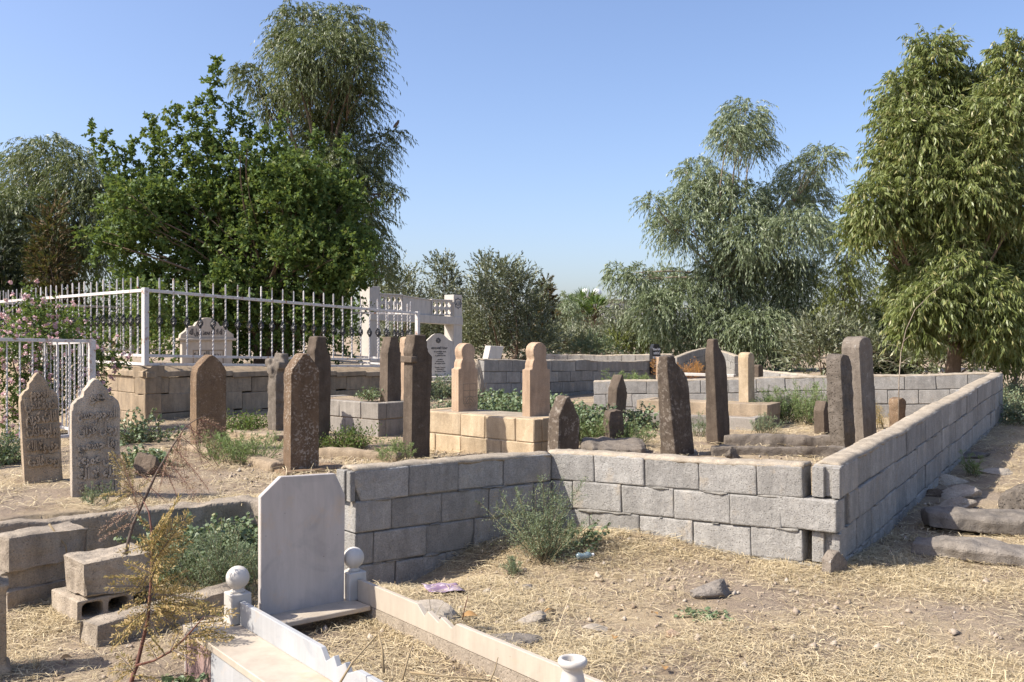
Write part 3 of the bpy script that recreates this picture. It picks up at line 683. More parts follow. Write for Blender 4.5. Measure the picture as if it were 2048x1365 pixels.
gravestone('dark leaning gravestone blotched with pale lichen, behind the lit wall', 1318, 1353, 1392, 712, 925, 8.9, 'bottle', M['basalt_lichen'], 42, (0, -7.5), GG, seed=17, t=.20)
gravestone('tall slim brown basalt gravestone next to the two lying slabs', 1412, 1437, 1462, 678, 890, 9.9, 'bottle', M['basalt'], 42, (0, -4), GG, seed=18, t=.17)
gravestone('yellowish stone pillar standing on the low stepped tomb', 1478, 1497, 1511, 706, 815, 12.1, 'pillar', M['gold'], 45, (0, -1), GG, .014, .004, .006, seed=19, t=.15)
gravestone('small dark rounded stone just behind the far wall', 1510, 1517, 1527, 730, 765, 16.8, 'pillar', M['basalt'], 42, (0, 0), GG, .02, seed=20, t=.1)
gravestone('small squat basalt stone below the green weeds', 1636, 1649, 1664, 803, 868, 10.9, 'slant', M['basalt'], 42, (0, -3), GG, seed=21, t=.13)
gravestone('rough dark porous gravestone with knobbly top, leaning beside the tallest grey one', 1667, 1690, 1712, 710, 900, 9.3, 'pillar', M['basalt_pit'], 42, (0, -6), GG, .013, .010, .006, seed=22, t=.16)
gravestone('tallest grey leaning gravestone near the long right wall', 1699, 1728, 1755, 676, 880, 9.9, 'pillar', M['basalt_grey'], 42, (0, -6), GG, .014, .004, .006, seed=23, t=.20)
gravestone('small rough stub at the foot of the dry stalk', 1785, 1797, 1812, 797, 850, 11.7, 'stub', M['brown'], 42, (0, 0), GG, .014, .012, .01, seed=24, t=.13)
# cut-off carved stone at the frame's left edge
mb = MB()
mb.box(-.45, .0, 0, .16, -.15, .42); mb.box(-.45, .02, -.015, .175, .02, .10); mb.box(-.45, -.03, .0, .16, .42, .48); mb.box(-.45, .012, -.01, .17, .44, .46); mb.box(-.42, -.06, .02, .14, .47, .56)
edge = tag(ob('headstone', weathered(mb, .012, .003, 11, .004, 3, 31), M['lime'], None, (-2.14, 4.02, -.07), (0, 0, R(30))), 'moulded pale stone at the left picture edge beside the dry sapling', 'gravestone', GG)
ob('footing', weathered(MB().box(-.5, .16, -.1, .3, -.15, .03), .02, .006, 8), M['concrete'], edge)

# ------------------------------------------------------------------ low platforms of masonry
def platform(label, corner, a, length, depth, ztop, zbot, courses, mat, capmat=None, cap_t=.03, mortar='cap', seed=0, group=None):
    """ashlar platform; corner is the nearest corner, long face runs to the left of it (local -X), short face runs back (local +Y)"""
    rt = empty('stone_platform', (corner[0], corner[1], zbot), R(a), label, 'stone platform', group)
    H = ztop - zbot - (cap_t if capmat else 0); hs = [c[0] for c in courses]; k = H / sum(hs); rnd = random.Random(seed); z = 0
    for hh, cuts in courses:
        hh *= k; xs = [0] + cuts + [1]
        for x0, x1 in zip(xs[:-1], xs[1:]):
            me = box_mesh((x1 - x0) * length - .008, .12, hh - .008, .007, .003)
            ob('ashlar', me, mat, rt, (-length + (x0 + x1) / 2 * length, .06 + rnd.uniform(-.004, .004), z + hh / 2))
        n = max(1, round(depth / .45)); d = (depth - .12) / n
        for i in range(n):
            ob('ashlar', box_mesh(.12, d - .008, hh - .008, .007, .003), mat, rt, (-.06 + rnd.uniform(-.004, .004), .12 + (i + .5) * d, z + hh / 2))
            ob('ashlar', box_mesh(.12, d - .008, hh - .008, .007, .003), mat, rt, (-length + .06, .12 + (i + .5) * d, z + hh / 2))
        z += hh
    ob('mortar', MB().box(-length + .012, -.012, .012, depth - .01, -.15, z - .012).mesh('fill'), M[mortar], rt)
    if capmat:
        n = max(1, round(length / .6)); d = length / n
        for i in range(n): ob('cover_slab', box_mesh(d - .006, depth + .02, cap_t, .006, .002), capmat, rt, (-length + (i + .5) * d, depth / 2, z + cap_t / 2))
    return rt
platform('yellow limestone block platform carrying the two tan gravestones', (XP(1068, 8.75), 8.75), -42, 1.65, .62, .672, .24, [(.20, [.2, .42, .75]), (.21, [.12, .42, .62, .86])], M['gold'], None, group='masonry platforms')
platform('grey block platform behind the tall collared gravestone', (XP(757, 10.6), 10.6), -40, 1.5, .75, .69, .22, [(.22, [.3, .62]), (.15, [.26, .55, .8])], M['greystone'], None, mortar='earth', group='masonry platforms')
platform('lower step of the tomb under the yellowish pillar', (XP(1512, 11.2), 11.2), -32, 1.75, .9, .47, .22, [(.3, [.35, .7])], M['greystone'], None, mortar='earth', group='masonry platforms')
platform('upper step of the tomb under the yellowish pillar', (XP(1536, 11.55), 11.55), -32, 1.75, .55, .605, .45, [(.2, [.3, .66])], M['plinth'], None, mortar='earth', group='masonry platforms')
platform('low stone kerb at the foot of the broken gravestone', (XP(548, 10.0), 10.0), -40, 1.1, .6, .39, .22, [(.3, [.5])], M['lime'], None, mortar='earth', group='masonry platforms')
# slab under the stub, lying basalt slabs, kerbs
def lying(name, label, cat, pts, w, h, mat, seed, group=None, amp=.016, amp2=.02, voxel=.016):
    o0 = Vector(pts[0]); mb = MB()
    a, b = Vector(pts[0]) - o0, Vector(pts[-1]) - o0; d = (b - a).normalized(); n = Vector((0, 0, 1)).cross(d).normalized(); K = 12; CS = [(-1, -1), (1, -1), (1.02, .45), (.78, .95), (-.8, 1), (-1, .5)]; NS = 6; v = []
    for i in range(K + 1):
        t = i / K; j = t * (len(pts) - 1); k = min(int(j), len(pts) - 2); c = Vector(pts[k]).lerp(Vector(pts[k + 1]), j - k) - o0
        e = min(1, .85 + min(t, 1 - t) * 4) * (1 + .16 * noise.noise(Vector((seed * 3.1, t * 7, 0)))); c.z += .02 * noise.noise(Vector((seed, t * 4, 7)))
        for q in range(NS):
            cx, cz_ = CS[q]; cx += .16 * noise.noise(Vector((seed, t * 6, q * 3.3))); cz_ += .20 * noise.noise(Vector((seed + 9, t * 6, q * 2.1)))
            v.append(c + n * cx * w / 2 * e + Vector((0, 0, cz_ * h / 2 * e)))
    f = [(i * NS + q, i * NS + (q + 1) % NS, (i + 1) * NS + (q + 1) % NS, (i + 1) * NS + q) for i in range(K) for q in range(NS)] + [tuple(range(NS)), tuple(K * NS + q for q in range(NS))]
    mb.add(v, f)
    me = weathered(mb, voxel, amp, 7, amp2, 2.2, seed, name, True)
    return tag(ob(name, me, mat, None, o0), label, cat, group)
lying('stone_slab', 'thick rough slab carrying the short basalt stub', 'stone slab', [(XP(1165, 9.3), 9.3, .34), (XP(1290, 9.25), 9.25, .34)], .75, .16, M['basalt_grey'], 51)
SG = 'long basalt slabs lying on the ground'
lying('basalt_slab', 'lying basalt slab inside the enclosure, the farther of two', 'stone slab', [(XP(1448, 9.75), 9.75, .355), (XP(1690, 9.55), 9.55, .36)], .16, .15, M['basalt_grey'], 52, SG)
lying('basalt_slab', 'lying basalt slab inside the enclosure, the nearer of two, behind the lit wall', 'stone slab', [(XP(1422, 9.0), 9.0, .33), (XP(1690, 8.85), 8.85, .35)], .14, .14, M['basalt_grey'], 53, SG)
lying('basalt_slab', 'long rounded basalt slab outside the wall, the farther of two', 'stone slab', [(XP(1850, 7.1), 7.1, .085), (XP(2250, 6.75), 6.75, .075)], .34, .13, M['greyrock'], 54, SG, .018, .03)
lying('basalt_slab', 'long basalt slab outside the wall lying closest to the camera', 'stone slab', [(XP(1826, 6.35), 6.35, .055), (XP(2230, 5.78), 5.78, .04)], .30, .11, M['greyrock'], 55, SG, .018, .03)
KG = 'low grave kerbs'
lying('grave_kerb', 'low stone kerb running left from the lichen covered gravestone', 'kerb', [(XP(385, 9.2), 9.2, .33), (XP(556, 7.95), 7.95, .32)], .16, .14, M['lime'], 56, KG, .008, .01)
lying('grave_kerb', 'low stone kerb behind the lichen covered gravestone', 'kerb', [(XP(640, 9.0), 9.0, .33), (XP(800, 8.6), 8.6, .32)], .14, .12, M['lime'], 57, KG, .008, .01)
lying('grave_kerb', 'low stone kerb between the leaning lichen gravestone and the stepped tomb', 'kerb', [(XP(1240, 12.6), 12.6, .30), (XP(1420, 11.2), 11.2, .30)], .14, .12, M['greystone'], 58, KG, .008, .01)

# loose rocks: label, px, py, Y, sizes, material
RG = 'loose stones'
def rock(label, px, Y, sx, sy, sz, mat, seed, rz=0, amp=.22, lift=.25, flat=0, group=RG, name='rock', sub=4):
    x = XP(px, Y); o = ob(name, rock_mesh(sx, sy, sz, seed, amp, sub, flat), mat, None, (x, Y, g(x, Y) + sz * lift * .45), (0, 0, R(rz)))
    return tag(o, label, 'rock', group)
rock('tan flat boulder beside the purple paper', 848, 4.78, .17, .14, .11, M['fieldstone'], 1, -25, .12, .1, .5)
rock('angular grey rock alone in the middle of the straw', 1424, 5.28, .15, .10, .075, M['greyrock'], 27, 25, .22, .35)
rock('flat dark rock sunk in the ground beside the marble kerb', 1010, 4.40, .20, .14, .05, M['greyrock'], 3, 10, .25, .2, .4)
rock('pale half buried rock above the flat dark one', 1063, 4.78, .10, .07, .05, M['fieldstone'], 4, 20, .2, .2)
rock('small reddish stone in the straw', 1345, 4.58, .038, .035, .035, M['tan'], 5, 0, .3, .4)
rock('pale low stone in the straw left of the caper sprig', 1190, 4.72, .085, .05, .025, M['fieldstone'], 6, 0, .2, .2)
rock('small stone near the purple paper in the shade edge', 975, 5.36, .032, .028, .028, M['fieldstone'], 7, 0, .2, .5)
rock('grey stone below the feathery plant', 1055, 5.48, .05, .04, .03, M['greyrock'], 8, 30, .2, .5)
rock('pale round rock outside the wall behind the lying slabs', 1925, 8.05, .20, .15, .11, M['fieldstone'], 9, 0, .18, .2)
rock('brownish rock in front of the pale round one outside the wall', 1915, 7.62, .18, .10, .09, M['fieldstone'], 10, 10, .25, .2)
rock('big pitted dark rock at the right picture edge', 2040, 7.55, .20, .22, .20, M['basalt_pit'], 11, 15, .28, .45)
rock('rock at the foot of the shaded wall in the shadow edge', 1890, 8.75, .22, .13, .09, M['fieldstone'], 12, 10, .25, .2)
rock('dark rock in the wall shadow', 1875, 8.15, .15, .10, .06, M['basalt'], 13, 0, .25, .3)
rock('small rounded rock leaning on the foot of the shaded wall', 1878, 9.15, .10, .09, .10, M['greyrock'], 14, 0, .2, .3)
rock('flat grey rock beyond the wall rocks near the small weed', 1945, 10.0, .24, .14, .05, M['greyrock'], 15, 0, .2, .4)
rock('flat pale rock at the right beyond the pitted one', 1985, 9.1, .2, .13, .04, M['fieldstone'], 16, 0, .2, .3)
rock('dark porous lump on the end of the nearer lying slab', 1462, 8.75, .075, .06, .085, M['basalt_pit'], 17, 0, .3, .75)
rock('small dark stone in front of the pale worn gravestone', 300, 7.6, .14, .12, .14, M['basalt'], 18, 0, .3, .4)
sc = gravestone('squat dark upright stone at the corner of the block wall', 1648, 1660, 1694, 1104, 1168, 5.62, 'slant', M['basalt_grey'], 30, (0, 4), RG, .009, .008, .01, t=.07, seed=33, name='rock')[0]; sc['category'] = 'rock'
for k, (px, Y) in enumerate(((1495, 4.62), (1585, 5.35), (1640, 5.5), (905, 4.45), (1120, 4.3), (1550, 5.62), (700, 3.1), (1260, 5.6))):
    rock(['pebble on the straw at the right of the caper sprig', 'pebble below the lit wall near its right end', 'flat pale pebble left of the corner stone', 'pebble against the outside of the marble kerb', 'dark clod near the flat dark rock', 'pebble at the foot of the lit wall',
          'pebble lying inside the marble grave', 'pale pebble at the foot of the lit wall in its middle'][k], px, Y, .028, .022, .014, M['fieldstone' if k % 2 else 'greyrock'], 60 + k, 0, .2, .4, group='pebbles', sub=3)

# ------------------------------------------------------------------ concrete blocks piled on the left, broken concrete strip
def hollow_block(label, loc, rz, L=.42, D=.20, H=.10, group='piled concrete blocks', holes=3):
    mb = MB(); wv = .03; n = holes
    mb.box(0, L, 0, wv, 0, H); mb.box(0, L, D - wv, D, 0, H)
    mb2 = MB(); mb2.box(0, L, 0, D, 0, .022); mb2.box(0, L, 0, D, H - .022, H)
    for i in range(n + 1):
        x = i * (L - .03) / n; mb2.box(x, x + .03, 0, D, .02, H - .02)
    mb2.box(0, L, D - wv, D, 0, H)
    me = weathered(mb2, .011, .003, 11, .003, 3, int(L * 100), 'block')
    return tag(ob('concrete_block', me, M['concrete'], None, loc, (0, 0, rz)), label, 'concrete block', group)
def solid_block(label, loc, rz, L, D, H, seed, ry=0, rx=0, group='piled concrete blocks'):
    mb = MB(); mb.box(0, L, 0, D, 0, H)
    me = weathered(mb, .012, .010, 10, .020, 3.6, seed, 'block', True)
    return tag(ob('concrete_block', me, M['concrete'], None, loc, (R(rx), R(ry), rz)), label, 'concrete block', group)
pa = R(56)
solid_block('topmost concrete block of the far pile by the kerb', (-2.62, 4.95, .21), pa, .46, .22, .17, 61, 1)
solid_block('middle concrete block of the far pile by the kerb', (-2.66, 4.94, .105), pa, .47, .22, .105, 62)
solid_block('bottom concrete block of the far pile by the kerb', (-2.63, 4.95, -.01), pa, .48, .24, .115, 63)
hollow_block('hollow concrete block under the pale rounded one', (-2.17, 4.74, .0), R(46), .42, .34, .115)
solid_block('pale rounded concrete block on top of the hollow one', (-2.14, 4.75, .118), R(44), .36, .28, .185, 64, -1)
bx = kerb_thing('concrete_strip', 'low broken concrete strip on the ground beside the dry sapling', 'concrete strip', [(-1.98, 4.42, .115), (-1.74, 4.74, .11), (-1.46, 5.06, .12)], .17, .19, M['concrete'], 65, .014, .013)

# ------------------------------------------------------------------ white marble grave in the foreground
GA = R(38); GO = Vector((-1.107, 4.185, .20))
grave = empty('marble_grave', GO, GA, 'white marble grave with blank headstone, ball posts and zigzag kerbs', 'grave')
hs = [(0, 0), (.41, 0), (.415, .495), (.365, .60), (.095, .61), (.0, .53)]
ob('headstone', MB().prism(hs, 0, .03).mesh('headstone', .0025), M['marble'], grave, (0, 0, 0))
for lx, ly in ((-.105, .0), (.47, .02)):
    p = ob('ball_post', MB().box(-.045, .045, -.045, .045, 0, .13).mesh('post', .004), M['marble_clean'], grave, (lx, ly, 0))
    prof = [(.030, 0), (.030, .008), (.022, .014), (.024, .018)] + [(.050 * math.sin(R(t)), .062 - .050 * math.cos(R(t))) for t in range(30, 181, 12)]
    ob('ball', MB().lathe([(max(r, .0008), z) for r, z in prof], 28).mesh('ball', 0, True), M['marble_clean'], p, (0, 0, .13))
def zig(x0, L, zz, h):
    z = [(x0, 0), (x0, h)]
    for a, b in zz: z.append((x0 - a, b))
    z += [(x0 - L, h * .9), (x0 - L, 0)]
    return [(x, q) for x, q in z]
def plate(lx, start, L, zz, h, m):
    # prism drawn in (along, z); along = local -Y
    o = MB().prism([(-x, z) for x, z in zig(start, L, zz, h)], -.011, .011).mesh('kerb', .002)
    return ob('side_kerb', o, m, grave, (lx, 0, 0), (0, 0, R(-90)))
plate(-.105, -.05, 1.75, [(.76, .100), (.80, .060), (.86, .095), (.885, .062), (.945, .094), (.965, .062), (1.03, .090)], .10, M['marble_blue'])
plate(.475, -.03, 1.9, [(.52, .100), (.575, .062), (.60, .088), (.68, .060), (.70, .086), (.78, .060), (.81, .085)], .10, M['marble_warm'])
ob('front_slab', box_mesh(.50, .19, .022, .003), M['marble_warm'], grave, (.205, -.075, -.005), (R(-2), 0, 0))
ob('ledge', box_mesh(.205, 1.75, .03, .003), M['marble_warm'], grave, (-.207, -.765, -.015))
ob('side_tile', box_mesh(.012, .295, .20, .002), M['redtile'], grave, (-.292, -.045, -.13))
ob('side_tile', box_mesh(.012, .78, .20, .002), M['marble_blue'], grave, (-.292, -.59, -.13))
ob('side_tile', box_mesh(.012, .62, .20, .002), M['marble_blue'], grave, (-.292, -1.295, -.13))
ob('end_tile', box_mesh(.66, .012, .20, .002), M['marble'], grave, (.03, .10, -.13))
ob('footing', MB().box(-.285, -.09, -1.62, .09, -.28, -.031).box(.462, .53, -1.9, .06, -.28, -.002).mesh('footing'), M['concrete'], grave)
vp = [(.030, 0), (.036, .01), (.030, .02), (.022, .035), (.030, .07), (.040, .12), (.041, .15), (.034, .185), (.030, .20), (.044, .212), (.047, .222), (.044, .232), (.034, .234), (.030, .228), (.026, .18), (.001, .17)]
x, y = .190, 2.98
tag(ob('vase', MB().lathe(vp, 32).mesh('vase', 0, True), M['marble_clean'], None, (x, y, .196)), 'small white marble vase at the bottom edge beside the grave kerb', 'vase')

# crumpled purple paper and a plastic bottle
def paper(label, px, Y, w, d, rz):
    n = 12; v = []; f = []
    for j in range(n + 1):
        for i in range(n + 1):
            x, y = (i / n - .5) * w, (j / n - .5) * d
            v.append((x, y, .012 + .018 * noise.noise(Vector((x * 14, y * 14, 3))) + .008 * abs(noise.noise(Vector((x * 40, y * 40, 8)))) + .03 * max(0, i / n - .75)))
    f = [(j * (n + 1) + i, j * (n + 1) + i + 1, (j + 1) * (n + 1) + i + 1, (j + 1) * (n + 1) + i) for j in range(n) for i in range(n)]
    t = NT('purple_print'); co = t.coords(False)
    c = t.mix(t.ramp(t.noise(co, 9, 3), .45, .55), (.22, .145, .21), (.33, .255, .32)); c = t.mix(t.ramp(t.noise(co, 30, 4), .58, .62), c, (.50, .42, .46))
    t.princ(c, .5)
    x = XP(px, Y); o = ob('paper_wrapper', smooth(py_mesh('paper', v, f)), t.m, None, (x, Y, g(x, Y) + .01), (0, R(4), R(rz)))
    sol = o.modifiers.new('s', 'SOLIDIFY'); sol.thickness = .0015
    return tag(o, label, 'litter')
paper('crumpled purple paper wrapper on the straw beside the tan boulder', 886, 5.42, .20, .22, 20)
t = NT('clear_blue_plastic'); t.princ((.45, .58, .62), .15, None, .6).inputs['Transmission Weight'].default_value = .6
x, y = XP(1166, 6.05), 6.05
bt = empty('plastic_bottle', (x, y, g(x, y) + .02), R(20), 'crushed bluish plastic bottle under the feathery plant', 'bottle')
ob('body', MB().tube([(-.045, 0, .012), (-.03, 0, .016), (0, .004, .012), (.03, 0, .018), (.045, 0, .016), (.06, 0, .016)], [.016, .022, .017, .022, .020, .009], 10).mesh('b', 0, True), t.m, bt)
ob('bottle_cap', MB().tube([(.06, 0, .016), (.074, 0, .016)], .011, 10).mesh('c'), M['white_ink'], bt)
# ------------------------------------------------------------------ fenced grave terrace: plinth, iron fence, tomb
FA, FB, FD = Vector((-4.71, 12.2)), Vector((-1.69, 17.0)), Vector((-9.15, 16.7))
FC = FB + (FD - FA)
CAPZ = 1.055
def plinth_side(rt, p0, p1, ztop0, ztop1, rnd):
    d = (p1 - p0); Lw = d.length; d /= Lw; a = math.atan2(d.y, d.x); n = Vector((d.y, -d.x))
    if n.dot(-p0) < 0: n = -n
    side = 1 if n.dot(Vector((math.sin(a), -math.cos(a)))) > 0 else -1
    s = 0
    z = 0
    for r, (hh, ln) in enumerate(((.22, .62), (.25, .70), (.25, .55), (.25, .66))):
        s = 0 if r % 2 else -.3; zt = CAPZ - .0
        while s < Lw - .02:
            l2 = ln * rnd.uniform(.8, 1.25); s0 = max(s, 0); s1 = min(s + l2, Lw)
            if s1 - s0 > .05:
                mid = (s0 + s1) / 2; q = p0 + d * mid - n * (.11 + rnd.uniform(-.003, .003)); zz = ztop0 + (ztop1 - ztop0) * mid / Lw - .145 - z - hh / 2
                ob('ashlar', box_mesh(s1 - s0 - .006, .22, hh - .006, .006, .002), M['plinth'], rt, (q.x - rt.location.x, q.y - rt.location.y, zz - rt.location.z), (0, 0, a))
            s += l2
        z += hh
    # coping with sloped top
    nseg = max(2, round(Lw / .75)); l2 = Lw / nseg
    for i in range(nseg):
        mid = (i + .5) * l2; q = p0 + d * mid; zz = ztop0 + (ztop1 - ztop0) * mid / Lw
        prof = [(.03, -.145), (.03, -.075), (-.13, 0.0), (-.26, 0.0), (-.26, -.145)]     # (outwards, z)
        e = l2 / 2 - .003
        ext0 = .0; v = []
        for sx in (-1, 1):
            for o_, z_ in prof: v.append((sx * e, -side * o_, z_))
        k = len(prof); f = [tuple(range(k)), tuple(range(2 * k - 1, k - 1, -1))] + [((j + 1) % k, j, j + k, (j + 1) % k + k) for j in range(k)]
        ob('coping_stone', MB().add(v, f).mesh('coping', .004), M['plinth'], rt, (q.x - rt.location.x, q.y - rt.location.y, zz - rt.location.z), (0, 0, a))
pl = empty('stone_plinth', (FA.x, FA.y, .25), 0, 'sandstone block plinth with sloped coping under the spiked white fence', 'plinth')
rnd = random.Random(5)
plinth_side(pl, FA, FB, CAPZ, .87, rnd); plinth_side(pl, FA, FD, CAPZ, CAPZ, rnd)
inner = [FA, FB, FC, FD]; cen = (FA + FB + FC + FD) / 4
fl = [(p + (cen - p).normalized() * .2) for p in inner]
mb = MB(); v = [(p.x - pl.location.x, p.y - pl.location.y, z) for z in (-.2, .60) for p in fl]
mb.add(v, [(0, 3, 2, 1), (4, 5, 6, 7), (0, 1, 5, 4), (1, 2, 6, 5), (2, 3, 7, 6), (3, 0, 4, 7)])
ob('earth_fill', mb.mesh('fill'), M['earth'], pl)

# square twisted bar with black basket collar and pointed tip
def bar_mesh(h, w=.016, twist=True, spike=.0):
    segs = [(0, 0, w), (.06, 0, w)]
    if twist:
        for k in range(0, 29): segs.append((.08 + (h - .22 - spike) * k / 28, k * 45, w * 1.05))
        segs += [(h - .12 - spike, 1260, w), (h - .02, 1260, w), (h, 1260, w * .3)]
    else: segs += [(h, 0, w)]
    v = []; f = []
    for z, an, ww in segs:
        for k in range(4):
            t = R(an + 45 + 90 * k); v.append((ww * .707 * math.cos(t), ww * .707 * math.sin(t), z))
    for i in range(len(segs) - 1):
        for k in range(4): f.append((i * 4 + k, i * 4 + (k + 1) % 4, i * 4 + 4 + (k + 1) % 4, i * 4 + 4 + k))
    f += [(3, 2, 1, 0), tuple((len(segs) - 1) * 4 + k for k in range(4))]
    return MB().add(v, f).mesh('bar')
def basket_mesh():
    mb = MB()
    for k in range(5):
        pts = []
        for i in range(7):
            u = i / 6; t = R(72 * k + 200 * u); r = .010 + .030 * math.sin(math.pi * u); pts.append((r * math.cos(t), r * math.sin(t), -.055 + .11 * u))
        mb.tube(pts, .007, 4)
    mb.lathe([(.016, -.075), (.019, -.055), (.016, -.045)], 6); mb.lathe([(.016, .045), (.019, .055), (.016, .075)], 6)
    return mb.mesh('basket')
BASK = basket_mesh(); FBAR = bar_mesh(1.03, .017, True, .0); PBAR = bar_mesh(.92, .013, True)
fence = empty('iron_fence', (FA.x, FA.y, CAPZ), 0, 'tall white spiked iron fence with black baskets on the stone plinth', 'fence')
def fence_side(p0, p1, z0, z1, h, n, baskets=True, low=True):
    d = p1 - p0; Lw = d.length; ro = fence.location
    for zz, w in ((h - .02, .04), (.13, .035)) + (((.02, .035),) if low else ()):
        a = Vector((p0.x, p0.y, z0 + zz)) - ro; b = Vector((p1.x, p1.y, z1 + zz)) - ro
        ob('rail', MB().bar(a, b, w * .8, w).mesh('rail', .003), M['white_iron'], fence)
    for i in range(1, n):
        q = p0 + d * i / n; z = z0 + (z1 - z0) * i / n
        b = ob('bar', FBAR, M['white_iron'], fence, (q.x - ro.x, q.y - ro.y, z + .13 - ro.z), (random.uniform(-.006, .006), random.uniform(-.006, .006), random.uniform(0, 1)))
        b.scale.z = 1 + random.uniform(-.015, .015)
        if baskets: ob('basket', BASK, M['black_iron'], b, (0, 0, .46))
HF = .99
fence_side(FA, FB, CAPZ, .87, HF, 26); fence_side(FA, FD, CAPZ, CAPZ, HF, 28)
fence_side(FD, FC, CAPZ, CAPZ - .05, HF, 22, False); fence_side(FB, FC, .87, CAPZ - .05, HF, 22, True)
for p, z in ((FA, CAPZ), (FB, .87), (FD, CAPZ), (FC, CAPZ - .05), ((FD + FC) / 2, CAPZ - .02)):
    ob('post', MB().box(-.035, .035, -.035, .035, 0, HF + .012).mesh('post', .004), M['white_iron'], fence, (p.x - FA.x, p.y - FA.y, z - CAPZ), (0, 0, R(57)))

# tomb with multifoil gable behind the fence
ta = R(30); tc = W(360, 722, 15.3)
tomb = empty('marble_tomb', (tc.x, 15.3, .90), ta, 'cream marble tombstone with scalloped gable behind the fence bars', 'tombstone')
tw = .86
ob('shaft', MB().box(0, tw - .06, 0, .17, 0, .46).mesh('s', .005), M['marble_warm'], tomb, (.03, 0, 0))
ob('cornice', MB().box(-.03, tw + .03, -.035, .20, .46, .50).mesh('c', .006), M['marble_warm'], tomb)
r_ = [(tw, .50), (tw * .985, .565), (tw * .93, .60), (tw * .885, .63), (tw * .86, .68), (tw * .80, .70), (tw * .735, .70), (tw * .715, .735), (tw * .69, .765), (tw * .655, .772), (tw * .63, .80), (tw * .57, .83), (tw * .5, .838)]
gl = [(x, z) for x, z in r_] + [(tw - x, z) for x, z in r_[-2::-1]]
gb = ob('gable', MB().prism(gl, 0, .16).mesh('g', .006), M['marble_warm'], tomb)
text_on(tomb, arabic('لا اله الا الله محمد رسول الله'), tw * .5, -.002, .56, .13, M['ink'], .003, tw * .66, bold=.003)
ob('panel_frame', MB().box(.2, tw - .17, -.006, 0, .295, .31).box(.2, .215, -.006, 0, -.0, .295).box(tw - .185, tw - .17, -.006, 0, 0, .295).mesh('p'), M['carve'], tomb)
text_on(tomb, arabic('رحمة الله عليه'), tw * .5, -.003, .20, .13, M['ink'], .003, tw * .5)
ob('base_block', weathered(MB().box(-.14, .42, -.2, .25, -.2, .06), .02, .004), M['plinth'], tomb)

# small white railing with shrub, left edge
K0 = Vector((XP(184, 9.5), 9.5)); dn = Vector((-.55, -.83)).normalized(); db = Vector((-.68, .73)).normalized()
rail = empty('grave_railing', (K0.x, K0.y, .3), 0, 'small low white railing around the pink flowering shrub', 'railing')
def rl(a, b, w): ob('rail', MB().bar(a, b, w * .8, w).mesh('rail', .003), M['white_iron'], rail)
for d, L_, n, dz in ((dn, 2.2, 18, .05), (db, 1.9, 15, -.05)):
    rl(Vector((0, 0, 1.085)), Vector((d.x * L_, d.y * L_, 1.085 + dz)), .032); rl(Vector((0, 0, .16)), Vector((d.x * L_, d.y * L_, .16)), .03)
    for i in range(1, n):
        q = d * L_ * i / n
        b = ob('bar', PBAR, M['white_iron'], rail, (q.x, q.y, .16), (0, 0, random.uniform(0, 1))); b.scale.z = (.925 + dz * i / n) / .92
for q in (Vector((0, 0)), db * 1.9): ob('post', MB().box(-.03, .03, -.03, .03, -.1, 1.10).mesh('p', .003), M['white_iron'], rail, (q.x, q.y, 0), (0, 0, R(35)))

# white marble canopy with pierced panels and inscribed headstone
ca = R(52); CR = Vector((XP(916, 24.6), 24.6)); cl_len = 2.95
CLp = CR - Vector((math.cos(ca), math.sin(ca))) * cl_len
cz = .30
can = empty('marble_canopy', (CLp.x, CLp.y, cz), ca, 'white marble canopy on two pillars with pierced panels above', 'canopy')
PH, PW = 2.2, .33
for x, top in ((0, PH + .1), (cl_len, PH)):
    ob('pillar', MB().box(x - PW / 2, x + PW / 2, 0, PW, 0, top).mesh('p', .006), M['marble_clean'], can)
def obox(x0, x1, y0, y1, z0, z1, z0b, z1b, name, m, parent=can, bevel=.005):
    v = [(x0, y0, z0), (x1, y0, z0b), (x0, y1, z0), (x1, y1, z0b), (x0, y0, z1), (x1, y0, z1b), (x0, y1, z1), (x1, y1, z1b)]
    return ob(name, MB().add(v, [(0, 2, 3, 1), (4, 5, 7, 6), (0, 1, 5, 4), (2, 6, 7, 3), (0, 4, 6, 2), (1, 3, 7, 5)]).mesh(name, bevel), m, parent)
i0, i1 = PW / 2, cl_len - PW / 2
obox(-PW / 2 + .0, cl_len + PW / 2, -.03, -.002, 1.46 + .05, 1.66 + .05, 1.42, 1.62, 'beam_front', M['marble_clean'])
obox(i0, i1, .0, PW, 1.47 + .05, 1.66 + .05, 1.43, 1.62, 'beam', M['marble_clean'])
lw = .80
obox(i0 + lw, i1 - lw, .03, .09, 1.712, 2.10, 1.632, 2.02, 'parapet_panel', M['marble_clean'])
obox(i0 + lw - .01, i1 - lw + .01, .01, .11, 2.10, 2.125, 2.02, 2.045, 'parapet_rail', M['marble_clean'])
